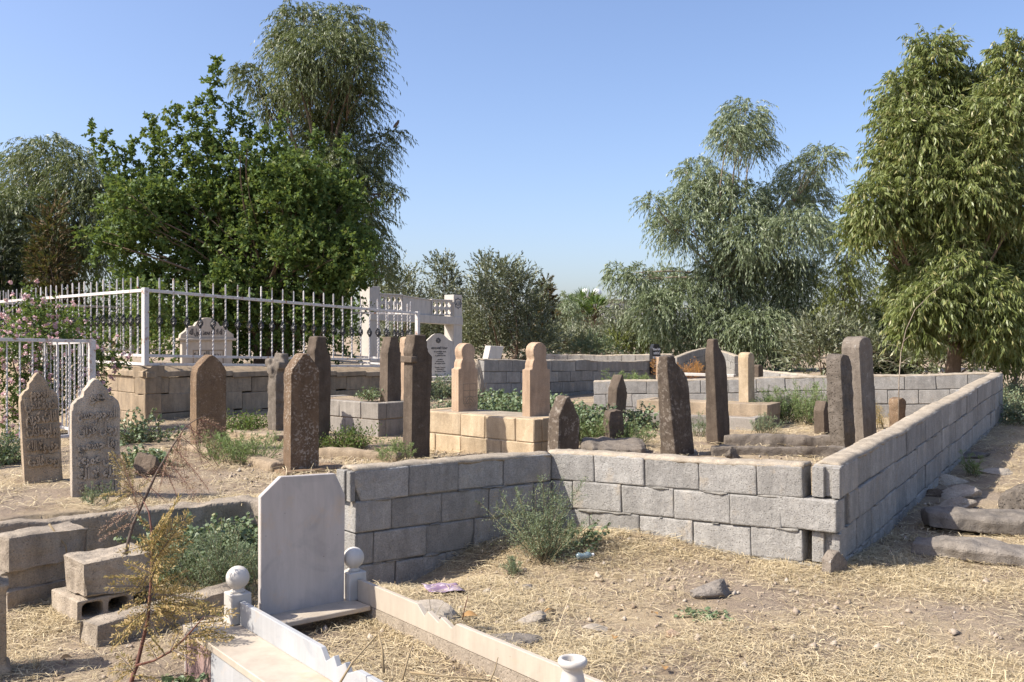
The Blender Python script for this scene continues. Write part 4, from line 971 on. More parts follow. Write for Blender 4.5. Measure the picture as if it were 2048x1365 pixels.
def lattice(nx_, nz_, c, th):
    v = []; f = []
    for i in range(nx_):
        for j in range(nz_):
            cx, cz_ = (i + .5) * c, (j + .5) * c; b = len(v); h = c / 2
            sq = [(h, 0), (h, h), (0, h), (-h, h), (-h, 0), (-h, -h), (0, -h), (h, -h)]
            st = []
            for k in range(16):
                r = c * (.40 if k % 2 == 0 else .30); t = R(k * 22.5); st.append((r * math.cos(t), r * math.sin(t)))
            for y in (0, th):
                v += [(cx + p, y, cz_ + q) for p, q in sq]; v += [(cx + p, y, cz_ + q) for p, q in st]
            for k in range(8):
                s0, s1 = b + k, b + (k + 1) % 8; t0, t1, t2 = b + 8 + 2 * k, b + 8 + 2 * k + 1, b + 8 + (2 * k + 2) % 16
                f += [(s0, s1, t1), (s0, t1, t0), (s1, t2, t1)]; f += [(q + 24, p + 24, r + 24) for p, q, r in ((s0, s1, t1), (s0, t1, t0), (s1, t2, t1))]
            for k in range(16):
                a_, b_ = b + 8 + k, b + 8 + (k + 1) % 16; f.append((a_, b_, b_ + 24, a_ + 24))
    return py_mesh('lattice', v, f)
for x0, z0 in ((i0 + .02, 1.72), (i1 - lw, 1.64)):
    ob('pierced_panel', lattice(4, 2, .185, .05), M['marble_clean'], can, (x0, .02, z0 + .02))
    ob('panel_frame', MB().box(x0 - .02, x0 + .76, 0, .09, z0 + .392, z0 + .425).box(x0 - .022, x0 - .001, 0, .09, z0 - .01, z0 + .391).box(x0 + .741, x0 + .762, 0, .09, z0 - .01, z0 + .391).mesh('f', .003), M['marble_clean'], can)
# eight-pointed star emblem on the pillar
def star_ring(r0, w):
    v = []; f = []
    for k in range(16):
        rr = r0 if k % 2 == 0 else r0 * .78; t = R(22.5 * k)
        for q in (rr, rr - w):
            v += [(q * math.cos(t), 0, q * math.sin(t)), (q * math.cos(t), .006, q * math.sin(t))]
    for k in range(16):
        a_, b_ = k * 4, (k + 1) % 16 * 4; f += [(a_, b_, b_ + 2, a_ + 2), (a_ + 1, a_ + 3, b_ + 3, b_ + 1), (a_, a_ + 1, b_ + 1, b_), (a_ + 2, b_ + 2, b_ + 3, a_ + 3)]
    return py_mesh('star', v, f)
ob('star_emblem', star_ring(.15, .022), M['grey_granite'], can, (cl_len, -.04 + .032, 1.98))
text_on(can, arabic('الله'), cl_len, -.004, 1.92, .16, M['grey_granite'], .003)
hsr = Vector((XP(853, 24.0), 24.0))
hst = empty('inscribed_headstone', (hsr.x, hsr.y, .42), R(30), 'white marble headstone with dark lettering beneath the marble canopy', 'gravestone')
w_ = .66
r_ = [(w_, 0), (w_, .78), (w_ * .985, .90), (w_ * .86, .97), (w_ * .74, 1.04), (w_ * .62, 1.075), (w_ * .5, 1.08)]
ob('slab', MB().prism([(0, 0)] + r_ + [(w_ - x, z) for x, z in r_[-2::-1]][:-1], 0, .06).mesh('s', .004), M['marble_clean'], hst)
ob('back_slab', MB().prism([(.6, 0), (w_ + .14, 0), (w_ + .14, .76), (w_ + .11, .88), (.6, .93)], .065, .12).mesh('s', .004), M['marble_clean'], hst)
ob('step', MB().box(-.3, 1.2, -.3, .4, -.1, -.004).mesh('s', .004), M['marble_clean'], hst); ob('step', MB().box(-.5, 1.4, -.55, .6, -.26, -.104).mesh('s', .004), M['marble_clean'], hst)
for k, rr in enumerate((.075, .055, .03)):
    ob('rosette', star_ring(rr, .010), M['ink'], hst, (w_ * .5, -.006, .90))
text_on(hst, 'ABDULHAMİT ÖZALP', w_ * .54, -.001, .68, .075, M['ink'], .002, .46, bold=.002)
for k, s in enumerate(('bir güzelliğin senin,', 'mektupla,', 've gülümseyerek', '', 'gördüm,', 'kendi açarak', 'bir yaşam seçtin.', '', 'Güzelin Canımız,', 'HARAMEZ', 'Ve Cennet Özen')):
    if s: text_on(hst, s, w_ * .58, -.001, .60 - k * .05, .045, M['ink'], .002, None, bold=.001)
# black headstone with white lettering
bz = EYE - (750 - YH) * 20.5 / F
bh = empty('black_headstone', (XP(1305, 20.5), 20.5, bz), R(33), 'small black granite headstone with white lettering beyond the far wall', 'gravestone')
w_ = .235; h_ = .66
ob('slab', MB().prism([(0, 0), (w_, 0), (w_, h_ * .86), (w_ * .78, h_), (w_ * .2, h_), (0, h_ * .86)], 0, .10).mesh('s', .003), M['black_granite'], bh)
for k, (s, wd) in enumerate((('Ruhuna Fatiha', .9), ('RAHİM İNCİ', .74), ('MERYEM KIZI', .9), ('D.T. 01.01.19', .85), ('Ö.T. 12.09', .8))):
    text_on(bh, s, w_ * .5, -.002, h_ * .80 - k * h_ * .135, .07, M['white_ink'], .002, w_ * wd, bold=.002)
kb = W(1318, 747, 20.0); ke = W(1470, 752, 19.3)
tag(ob('marble_kerb', MB().bar(Vector((0, 0, 0)), ke - kb, .22, .055).mesh('k', .005), M['marble_clean'], None, kb), 'white marble kerb in front of the rusty weeds', 'kerb')
# tilted marble block lying on the shaded wall
q = W(998, 722, 16.7)
tag(ob('marble_block', MB().prism([(0, 0), (.27, 0), (.33, .22), (.06, .235)], 0, .20).mesh('b', .006), M['marble_clean'], None, (q.x - .20, q.y, 1.03), (0, 0, R(30))), 'white marble block lying tilted on the shaded wall', 'marble block')
# low stone pillar behind the leaning lichen stone
q = W(1330, 757, 17)
tag(ob('stone_pier', weathered(MB().box(-.10, .14, -.1, .12, -.3, .44), .02, .004), M['tan'], None, (q.x, 17.0, .62), (0, 0, R(40))), 'short tan stone pier half hidden behind the leaning lichen gravestone', 'pier')
# far gravestones
for k, (px, top, wd, m_, st) in enumerate(((1107, 701, .34, 'marble', 'pointed'), (1116, 705, .25, 'tan', 'pillar'), (1131, 706, .14, 'marble', 'pillar'), (1141, 703, .38, 'marble', 'pointed'), (1094, 702, .12, 'marble', 'pillar'))):
    q = W(px, top, 38); h_ = q.z - .25
    o = ob('far_headstone', MB().prism(outline(st, wd, h_), 0, .14).mesh('far_headstone', .004), M[m_], None, (q.x, 38, .25), (0, 0, R(35)))
    if st == 'pointed':
        for j in range(3): ob('inscription', MB().box(wd * .2, wd * .8, -.004, .002, h_ * (.8 - .1 * j), h_ * (.83 - .1 * j)).mesh('i'), M['ink'], o)
    tag(o, ['tiny white lettered headstone far behind, beside the tan one', 'tiny tan rounded headstone far behind', 'tiny narrow white headstone far behind', 'tiny white lettered headstone at the right of the far row', 'tiny narrow white stone at the left of the far row'][k], 'gravestone', 'far headstones')

# far building with roof tanks, shed with railing, pole
bld = empty('apartment_building', (XP(1150, 95), 95, .2), R(8), 'distant pale flat roofed building with two white round roof tanks', 'building')
ob('wall', MB().box(0, 9, 0, 8, 0, 4.6).mesh('w', .03), plain_mat('pale_plaster', (.52, .49, .44), .9), bld)
ob('parapet', MB().box(-.15, 9.15, -.15, 8.15, 4.6, 4.9).mesh('w', .03), M['concrete'], bld)
for i in range(4):
    for j in range(2):
        wn_ = ob('window', MB().box(.9 + 2 * i, 1.9 + 2 * i, -.05, .0, 1.1 + 1.9 * j, 2.3 + 1.9 * j).mesh('w'), M['white_ink'], bld)
        ob('pane', MB().box(1.0 + 2 * i, 1.8 + 2 * i, -.08, -.052, 1.2 + 1.9 * j, 2.2 + 1.9 * j).mesh('w'), M['grey_granite'], wn_)
for i in range(2):
    ob('roof_tank', MB().lathe([(max(.01, .55 * math.sin(R(t_))), 4.95 + .55 - .55 * math.cos(R(t_))) for t_ in range(0, 181, 15)], 16).mesh('t', 0, True), M['white_ink'], bld, (1.4 + 1.15 * i, 1.5, 0))
sh = empty('shed', (XP(1100, 80), 80, .2), R(5), 'distant low shed with a roof railing beside the brown cypress', 'shed')
ob('wall', MB().box(0, 4.5, 0, 4, 0, 2.7).mesh('w', .02), M['plinth'], sh)
ob('roof_panel', MB().box(-.1, 4.6, -.1, 4.1, 2.7, 2.85).mesh('w', .02), M['concrete'], sh)
rr_ = MB()
for i in range(24): rr_.box(i * .19, i * .19 + .04, -.02, .02, 2.85, 3.7)
rr_.box(0, 4.5, -.03, .03, 3.66, 3.74); ob('roof_railing', rr_.mesh('r'), M['white_iron'], sh)
pq = W(1105, 605, 60); tag(ob('utility_pole', MB().tube([(0, 0, 0), (0, 0, pq.z - .2)], [.16, .12], 8).mesh('p'), M['darkstem'], None, (pq.x, 60, .2)), 'distant dark pole beside the brown cypress', 'pole')
# ------------------------------------------------------------------ vegetation
def unit(v): return v / np.maximum(np.linalg.norm(v, axis=-1, keepdims=True), 1e-9)
def rnd_unit(n): return unit(RNG.normal(size=(n, 3)))
def leaf_quads(P, D, L, Wd, fold=.22):
    n = len(P); S = unit(np.cross(D, rnd_unit(n))); Nn = np.cross(S, D)
    L = np.broadcast_to(np.asarray(L, float), (n,))[:, None]; Wd = np.broadcast_to(np.asarray(Wd, float), (n,))[:, None]
    V = np.empty((n, 4, 3)); mid = P + D * L * .45
    V[:, 0] = P; V[:, 1] = mid + S * Wd / 2 + Nn * Wd * fold; V[:, 2] = P + D * L - Nn * L * .06; V[:, 3] = mid - S * Wd / 2 + Nn * Wd * fold
    return V.reshape(-1, 3), np.arange(n * 4).reshape(-1, 4)
def leaf_round(P, Nn, r):
    n = len(P); A = unit(np.cross(Nn, rnd_unit(n))); B = np.cross(Nn, A); r = np.asarray(r)[:, None]
    V = np.stack([P + (A * math.cos(t) + B * math.sin(t) * .86) * r for t in np.arange(6) * math.pi / 3], 1)
    return V.reshape(-1, 3), np.arange(n * 6).reshape(-1, 6)
STY = {  # out, up, jitter of twig; twig length; droop; leaves per twig; leaf length, width; leaf: along, random, hang
    'broad': dict(out=.8, up=.55, jit=.5, tl=(.30, .75), droop=.15, k=12, L=(.06, .115), W=(.042, .075), al=.5, rn=.8, hang=.25),
    'weep': dict(out=.9, up=.35, jit=.35, tl=(.4, .95), droop=.65, k=15, L=(.11, .19), W=(.021, .036), al=.7, rn=.5, hang=.65),
    'gum': dict(out=1.0, up=.25, jit=.45, tl=(.3, .7), droop=.3, k=15, L=(.10, .17), W=(.021, .035), al=.5, rn=.5, hang=.85),
    'olive': dict(out=.8, up=.75, jit=.45, tl=(.3, .8), droop=.05, k=14, L=(.08, .14), W=(.028, .046), al=.8, rn=.55, hang=0),
    'conifer': dict(out=.9, up=.35, jit=.3, tl=(.2, .5), droop=.0, k=16, L=(.07, .14), W=(.018, .034), al=.9, rn=.4, hang=0),
}
MUL = dict(broad=1.9, weep=5.2, gum=4.6, olive=2.3, conifer=4.6, shrub=1.0)
NLEAF = [0]
def crown_mesh(clumps, style, dens, root, shell=.45, scale=1.0):
    s = STY[style]; VV = []; base = 0
    Ps, Ds, Ls, Ws = [], [], [], []
    for c, r in clumps:
        r = np.asarray(r); area = (r[0] * r[2] + r[0] * r[1] + r[1] * r[2]) / 3
        n = max(6, int(dens * area * MUL[style])); u = rnd_unit(n); rad = RNG.random(n) ** shell
        st = np.asarray(c) + u * rad[:, None] * r * .80
        d = unit(u * s['out'] + np.array([0, 0, s['up']]) + RNG.normal(size=(n, 3)) * s['jit'])
        tl = RNG.uniform(*s['tl'], n) * scale * min(1.0, .35 + float(np.mean(r)) * .9); K = s['k']
        t = np.tile(np.linspace(.12, 1, K), (n, 1)) + RNG.uniform(-.04, .04, (n, K))
        P = st[:, None] + d[:, None] * (tl[:, None] * t)[..., None]; P[..., 2] -= s['droop'] * tl[:, None] * t ** 2
        T = np.broadcast_to(d[:, None], P.shape).copy(); T[..., 2] -= 2 * s['droop'] * t
        D = unit(unit(T) * s['al'] + rnd_unit(n * K).reshape(n, K, 3) * s['rn'] - np.array([0, 0, s['hang']]) * RNG.uniform(.5, 1.2, (n, K))[..., None])
        Ps.append(P.reshape(-1, 3)); Ds.append(D.reshape(-1, 3)); m_ = n * K
        Ls.append(RNG.uniform(*s['L'], m_) * scale); Ws.append(RNG.uniform(*s['W'], m_) * scale)
    P = np.concatenate(Ps) - np.asarray(root); V, f = leaf_quads(P, np.concatenate(Ds), np.concatenate(Ls), np.concatenate(Ws))
    NLEAF[0] += len(f); return np_mesh('crown', V, f)
def px_clumps(lst, Y, spread, thick=.9):
    out = []
    for c in lst:
        px, py, rx, ry = c[:4]; dy = c[4] if len(c) > 4 else RNG.uniform(-1, 1) * spread
        y = Y + dy; p = W(px, py, y); out.append((tuple(p), (rx * y / F, (rx + ry) / 2 * y / F * thick, ry * y / F)))
    return out
def limb(mb, a, b, r0, r1, sag=.12, n=6):
    a, b = Vector(a), Vector(b); L = (b - a).length; pts = []; k = Vector((random.uniform(-1, 1), random.uniform(-1, 1), random.uniform(-.3, .6))) * L * .08
    for i in range(n):
        t = i / (n - 1); p = a.lerp(b, t) + k * math.sin(math.pi * t); p.z += L * sag * math.sin(math.pi * t) * .5; pts.append(p)
    mb.tube(pts, [r0 + (r1 - r0) * i / (n - 1) for i in range(n)], 6)
def tree(name, label, base_px, Y, lst, style, leafmat, dens=60, tr=.12, bark='bark', spread=.8, fork=.35, group='trees beyond the graves', cat='tree', scale=1.0, shell=.45, zb=.3, sub=3, trunks=1, thick=.9, shrink=1.0):
    x = XP(base_px, Y); root = empty(name, (x, Y, zb), 0, label, cat, group)
    cl = px_clumps([(c[0], c[1], c[2] * shrink, c[3] * shrink) + tuple(c[4:]) for c in lst], Y, spread, thick); rl_ = Vector((x, Y, zb)); mb = MB()
    top = max(c[0][2] for c in cl); H = top - zb
    for k in range(trunks):
        off = Vector((0, 0, 0)) if k == 0 else Vector((random.uniform(-.35, .35), random.uniform(-.2, .2), 0))
        fk = Vector((random.uniform(-.1, .1) * H * .3, 0, H * fork)) + off * 2
        pts = [off, off + fk * .3 + Vector((random.uniform(-.04, .04), 0, 0)), off + fk * .65 + Vector((random.uniform(-.06, .06), 0, 0)), fk + off]
        mb.tube(pts, [tr * 1.25, tr, tr * .9, tr * .75], 9)
        for c, r in (cl if trunks == 1 else cl[k::trunks]):
            if r[0] * F / Y < 22 or (len(cl) > 100 and random.random() < .5): continue
            e = Vector(c) - rl_; s = fk + off
            if e.z < s.z * .9: s = off + fk * max(.2, .8 * e.z / max(s.z, .1))
            limb(mb, s, e, tr * .30, tr * .07)
            for j in range(sub):
                u = Vector(rnd_unit(1)[0]); m_ = s.lerp(e, random.uniform(.55, .95)); q = e + Vector((u.x * r[0], u.y * r[1], abs(u.z) * r[2] * .9)) * .85
                limb(mb, m_, q, tr * .10, tr * .03, .05, 4)
    ob('trunk', mb.mesh('trunk', 0, True), M[bark], root)
    ob('crown', crown_mesh(cl, style, dens, rl_, shell, scale), M[leafmat], root)
    return root

# broad-leaved tree inside the fenced terrace, with upright shoots
mul = [(300, 480, 90, 85, 0), (250, 415, 48, 60), (400, 410, 85, 65), (540, 410, 85, 65), (640, 455, 75, 65), (430, 490, 120, 75), (590, 530, 110, 65), (290, 565, 85, 50), (480, 600, 140, 60, -.5), (690, 510, 50, 60),
       (560, 640, 125, 50, -.4), (400, 660, 105, 55, -.6), (300, 650, 80, 50), (655, 620, 75, 60, -.5), (700, 575, 38, 60), (500, 450, 90, 70, .6), (345, 440, 70, 60, .6), (225, 500, 40, 50), (610, 390, 45, 45), (690, 430, 35, 45), (460, 690, 165, 40, .3), (600, 700, 115, 35)]
shoots = [(193, 250, 235), (232, 290, 250), (262, 280, 285), (300, 225, 315), (345, 205, 350), (385, 200, 385), (427, 112, 425), (470, 198, 465), (500, 235, 500), (560, 235, 555), (635, 262, 625), (690, 275, 680), (745, 415, 710), (320, 260, 330), (405, 235, 405), (525, 260, 520)]
for tip, ty, bx_ in shoots:
    NJ = max(3, int((400 - ty) / 15))
    for j in range(NJ):
        f_ = j / (NJ - 1); mul.append((tip + (bx_ - tip) * f_, ty + 12 + (400 - ty) * f_ if ty < 360 else ty + 60 * f_, 11 + 12 * f_, 15, 0 + .3 * (tip % 7 - 3) / 3))
rm = random.Random(11)
for k in range(85):
    while True:
        u, v = rm.uniform(-1, 1), rm.uniform(-1, 1)
        if u * u + v * v < 1: break
    mul.append((465 + u * 265, 495 + v * 175 - 30 * (1 - u * u), rm.uniform(32, 55), rm.uniform(26, 42), rm.uniform(-1.2, 1.0)))
STY['broad']['tl'] = (.22, .5)
tree('mulberry_tree', 'bright green broad leaved tree with upright shoots behind the iron fence', 520, 18.8, mul, 'broad', 'mulberry', 150, .11, 'bark', 1.0, .18, zb=.8, shell=.5, trunks=3, sub=2)
# tall drooping tree behind it
tree('gum_tree', 'tallest drooping grey green tree behind the bright green one', 630, 27, [(600, 50, 60, 55), (690, 50, 60, 45), (650, 110, 105, 65), (720, 125, 55, 65), (590, 150, 60, 65), (640, 200, 100, 65), (715, 205, 55, 65), (650, 280, 85, 70), (690, 330, 60, 60), (510, 160, 42, 36),
     (540, 215, 40, 35), (480, 140, 18, 18), (765, 285, 34, 32), (740, 330, 42, 40), (745, 375, 45, 30), (790, 390, 28, 12), (800, 265, 18, 12), (640, 400, 110, 70), (720, 440, 60, 60), (620, 480, 120, 60), (745, 500, 40, 50), (765, 545, 28, 34), (560, 90, 30, 45), (750, 60, 24, 26)],
     'weep', 'willowy', 115, .22, 'bark', 1.0, .45, scale=.9, shell=.55, shrink=.88)
tree('acacia_tree', 'feathery grey green tree at the far left behind the brown conifer', 110, 25, [(95, 320, 80, 50), (35, 350, 55, 45), (160, 345, 55, 50), (60, 420, 80, 55), (150, 420, 70, 60), (110, 500, 100, 60), (10, 440, 60, 70), (200, 400, 40, 60), (20, 520, 60, 50), (180, 500, 60, 60)],
     'weep', 'willowy', 115, .16, 'bark', 1.0, .4, scale=.85)
def cone(px, top, bot, r, n=8): return [(px + random.uniform(-.15, .15) * r, top + (bot - top) * (i + .5) / n, max(5, r * ((i + .7) / n) ** .8), (bot - top) / n * .75) for i in range(n)]
tree('dry_conifer', 'brown dried out conifer at the left behind the fence', 105, 22.5, cone(105, 405, 640, 75), 'conifer', 'drybrown', 120, .1, 'bark', .4, .3, scale=1.2)
tree('dark_conifer', 'very dark conifer at the left picture edge', 8, 20.5, cone(5, 440, 660, 55), 'conifer', 'dark_needle', 170, .1, 'bark', .3, .3, scale=1.2)
tree('dark_bush', 'dark bush behind the back rail of the spiked fence', 190, 23.5, [(60, 640, 80, 50), (170, 610, 70, 60), (250, 640, 70, 50), (340, 650, 60, 50), (120, 690, 120, 30), (230, 690, 70, 35, -4), (170, 670, 60, 40, -4), (300, 690, 60, 30, -3.5), (90, 670, 60, 45, -4.5)], 'broad', 'mulberry', 75, .06, 'bark', .5, .2, 'bushes', 'bush')
OG = 'olive trees'
tree('olive_tree', 'grey olive tree just behind the left end of the marble canopy', 800, 33, [(800, 570, 38, 36), (770, 590, 35, 40), (825, 610, 35, 35), (790, 640, 50, 45)], 'olive', 'olive', 95, .1, 'bark', .8, .25, OG, scale=1.15)
tree('olive_tree', 'dark upright olive tree behind the right pillar of the marble canopy', 890, 35, [(888, 550, 28, 30), (895, 590, 38, 32), (905, 640, 45, 45), (875, 530, 14, 14), (870, 640, 45, 45), (845, 690, 70, 50), (920, 700, 60, 40)], 'olive', 'olive', 130, .1, 'bark', .6, .25, OG, scale=1.1)
tree('olive_tree', 'largest grey olive tree right of the marble canopy', 1000, 31, [(975, 560, 30, 40), (1010, 570, 38, 42), (1045, 590, 36, 40), (965, 610, 42, 45), (1005, 630, 65, 50), (1060, 650, 45, 45), (950, 670, 45, 45), (1010, 690, 80, 35), (1075, 690, 40, 35), (968, 528, 10, 18), (1005, 540, 12, 22), (1040, 555, 12, 20), (1075, 610, 15, 25)], 'olive', 'olive', 130, .12, 'bark', 1.0, .15, OG, scale=1.1, trunks=3)
tree('olive_tree', 'low olive tree left of the black headstone', 1285, 33, [(1285, 640, 32, 30), (1260, 670, 45, 35), (1310, 680, 45, 35), (1290, 610, 20, 20), (1280, 700, 60, 25)], 'olive', 'olive', 120, .08, 'bark', .6, .2, OG, scale=1.1)
tree('olive_tree', 'low grey green olive tree under the distant palms', 1165, 36, [(1165, 688, 42, 20), (1120, 680, 34, 26), (1200, 692, 40, 20), (1150, 705, 70, 18)], 'olive', 'olive', 120, .08, 'bark', .6, .2, OG, scale=1.2)
tree('silver_bush', 'pale silvery bush in front of the low olive trees', 1185, 31, [(1185, 692, 32, 18), (1215, 700, 30, 14), (1160, 703, 25, 12)], 'olive', 'feather', 160, .03, 'bark', .3, .1, 'bushes', 'bush', scale=.9)
tree('brown_cypress', 'thin brown drying cypress tree in the distance', 1090, 45, cone(1092, 556, 680, 26), 'conifer', 'drybrown', 110, .1, 'bark', .3, .3, scale=1.8)
tree('pale_tree', 'small pale feathery tree in the distance left of the palms', 1133, 55, [(1135, 600, 20, 18), (1130, 625, 26, 22), (1140, 640, 24, 24), (1125, 660, 34, 22)], 'weep', 'willowy_silver', 45, .1, 'bark', .5, .3, scale=1.3)
tree('pale_tree', 'pale olive coloured tree in front of the roof tanks', 1215, 58, [(1225, 628, 20, 20), (1243, 602, 16, 24), (1240, 655, 34, 26)], 'weep', 'olive', 45, .1, 'bark', .5, .3, scale=1.3)
tree('fresh_bush', 'yellow green bush beside the low olive tree', 1235, 32, [(1235, 690, 25, 18), (1270, 705, 45, 10), (1325, 700, 20, 16)], 'olive', 'limeleaf', 130, .04, 'bark', .3, .1, 'bushes', 'bush')
def palm(label, px, py, Y, r, n=16):
    c = W(px, py, Y); root = empty('palm_tree', (c.x, Y, .2), 0, label, 'palm tree', 'distant palms'); h = c.z - .2
    ob('trunk', MB().tube([(0, 0, 0), (.05, 0, h * .5), (0, 0, h)], [.22, .18, .2], 8).mesh('t'), M['bark'], root)
    V, Fc, b = [], [], 0; P, D, Ls, Ws = [], [], [], []
    for k in range(n):
        az = 2 * math.pi * k / n + random.uniform(-.2, .2); el = random.uniform(-.5, 1.2); d0 = np.array([math.cos(az) * math.cos(el), math.sin(az) * math.cos(el), math.sin(el)])
        o_ = np.array([0, 0, h]) + d0 * r * .35
        for j in range(14):
            sp = unit(d0 + np.random.default_rng(k * 31 + j).normal(size=3) * .38); P.append(o_); D.append(sp); Ls.append(r * .75); Ws.append(r * .07)
    V, f = leaf_quads(np.array(P), np.array(D), np.array(Ls), np.array(Ws)); ob('crown', np_mesh('crown', V, f), M['palm'], root)
    P = np.tile([0, 0, h - .2], (90, 1)) + RNG.normal(size=(90, 3)) * [.2, .2, .4]; D = unit(RNG.normal(size=(90, 3)) * .5 - np.array([0, 0, 1])); V, f = leaf_quads(P, D, np.full(90, r * .8), np.full(90, r * .07)); ob('dead_fronds', np_mesh('dead', V, f), M['drybrown'], root)
palm('tallest distant fan palm in front of the building', 1170, 606, 62, 1.15); palm('distant fan palm left of the tallest one', 1148, 618, 60, 1.0); palm('distant fan palm right of the tallest one', 1192, 616, 60, 1.0)
tree('willow_tree', 'large weeping silver green tree behind the enclosure', 1462, 31, [(1490, 235, 48, 40), (1505, 285, 42, 42), (1460, 270, 35, 40), (1395, 345, 42, 34), (1380, 395, 50, 40), (1430, 380, 50, 45), (1305, 408, 26, 22), (1330, 450, 34, 36), (1380, 460, 50, 45), (1645, 318, 42, 28), (1600, 350, 38, 34), (1560, 400, 50, 42), (1625, 395, 44, 36),
     (1480, 410, 70, 55), (1500, 480, 90, 60), (1590, 460, 60, 50), (1640, 460, 36, 36), (1235, 550, 28, 24), (1275, 560, 38, 32), (1325, 565, 48, 40), (1310, 620, 48, 45), (1370, 600, 50, 60), (1440, 560, 70, 60), (1540, 560, 80, 60), (1600, 560, 50, 55), (1440, 650, 70, 60), (1520, 660, 85, 60), (1590, 640, 60, 60), (1350, 680, 50, 40), (1530, 710, 80, 35), (1480, 540, 60, 60)],
     'weep', 'willowy_silver', 105, .16, 'bark_pale', 1.3, .35, scale=1.0, trunks=2, shell=.46, shrink=.90)
tree('gum_tree', 'big yellow green tree at the right behind the long wall', 1908, 17.2, [(1868, 110, 52, 42), (1815, 185, 55, 45), (1885, 190, 75, 60), (1955, 180, 55, 50), (2030, 120, 50, 50), (2010, 220, 70, 60), (1790, 240, 45, 40), (1850, 270, 75, 55), (1945, 280, 85, 60), (2050, 320, 60, 70), (1775, 320, 40, 45), (1840, 360, 80, 55), (1930, 370, 90, 60), (1745, 400, 40, 40),
     (1790, 430, 55, 50), (1730, 440, 40, 34), (1870, 450, 80, 50), (1985, 450, 75, 55), (1850, 520, 75, 45), (1950, 530, 85, 60), (2045, 490, 50, 70), (1815, 580, 45, 50), (1900, 580, 55, 45), (1975, 610, 75, 50), (2050, 600, 50, 60), (1820, 650, 34, 40), (1960, 670, 55, 30), (2030, 690, 50, 40), (1885, 640, 35, 35), (2045, 200, 40, 40), (1985, 310, 50, 45), (2050, 400, 50, 50), (1955, 410, 55, 45), (1900, 500, 50, 40), (1930, 230, 55, 50), (1850, 420, 50, 40), (1720, 470, 30, 26), (1860, 560, 45, 40), (1875, 590, 48, 42, -.9), (1935, 625, 42, 38, -.8), (1835, 610, 38, 42, -.7), (1975, 590, 58, 48, -.9), (1915, 545, 48, 38, -.8), (2025, 640, 50, 45, -.8), (1990, 660, 45, 34, -.9), (1850, 665, 30, 30, -.6)],
     'gum', 'gum', 280, .135, 'bark', 1.0, .22, scale=.92, shell=.48, shrink=1.0)
tree('fresh_tree', 'yellow green tree in the gap left of the big right tree', 1700, 30, [(1690, 510, 40, 30), (1720, 540, 45, 40), (1680, 560, 40, 45), (1710, 600, 55, 45), (1670, 620, 40, 40), (1740, 640, 50, 50)], 'weep', 'limeleaf', 75, .12, 'bark', .8, .3, scale=.8)
tree('dark_conifer', 'dark conifer below the big right tree', 1795, 23, cone(1790, 570, 760, 75), 'conifer', 'dark_needle', 120, .1, 'bark', .3, .3, scale=1.2)
tree('grey_bush', 'tall grey green bush behind the tall leaning gravestones', 1645, 22, [(1640, 670, 55, 40), (1610, 700, 50, 40), (1690, 690, 45, 45), (1650, 720, 80, 30), (1720, 715, 30, 30)], 'olive', 'olive', 140, .05, 'bark', .5, .15, 'bushes', 'bush')
tree('olive_tree', 'olive tree at the right picture edge behind the weeds', 2030, 19.5, [(2000, 690, 60, 50), (2050, 670, 60, 60), (1950, 700, 50, 45), (1880, 700, 50, 45), (1830, 715, 40, 35), (1960, 640, 60, 40), (2030, 600, 50, 50)], 'olive', 'olive', 130, .06, 'bark', .5, .15, OG)
tree('dark_bush', 'dark undergrowth around the trunk of the big right tree', 1900, 20.5, [(1745, 705, 40, 40), (1800, 715, 45, 35), (1855, 712, 42, 38), (1910, 705, 40, 40), (1965, 708, 45, 40), (2020, 700, 48, 45), (2070, 690, 45, 50), (1880, 670, 40, 36), (1990, 660, 50, 40)], 'olive', 'olive', 120, .05, 'bark', .6, .12, 'bushes', 'bush')
tree('far_wood', 'dark distant trees closing the gap behind the walls', 1400, 48, [(x, 690, 70, 28) for x in range(760, 2100, 70)] + [(x, 665, 60, 25) for x in range(1560, 2100, 60)], 'olive', 'olive', 24, .02, 'bark', 2, .05, 'bushes', 'trees', scale=1.7, sub=0)
tree('far_wood', 'dark distant trees behind the fenced terrace', 300, 38, [(x, 650, 70, 50) for x in range(-60, 780, 60)], 'olive', 'mulberry', 26, .02, 'bark', 1.5, .05, 'bushes', 'trees', scale=1.7, sub=0)

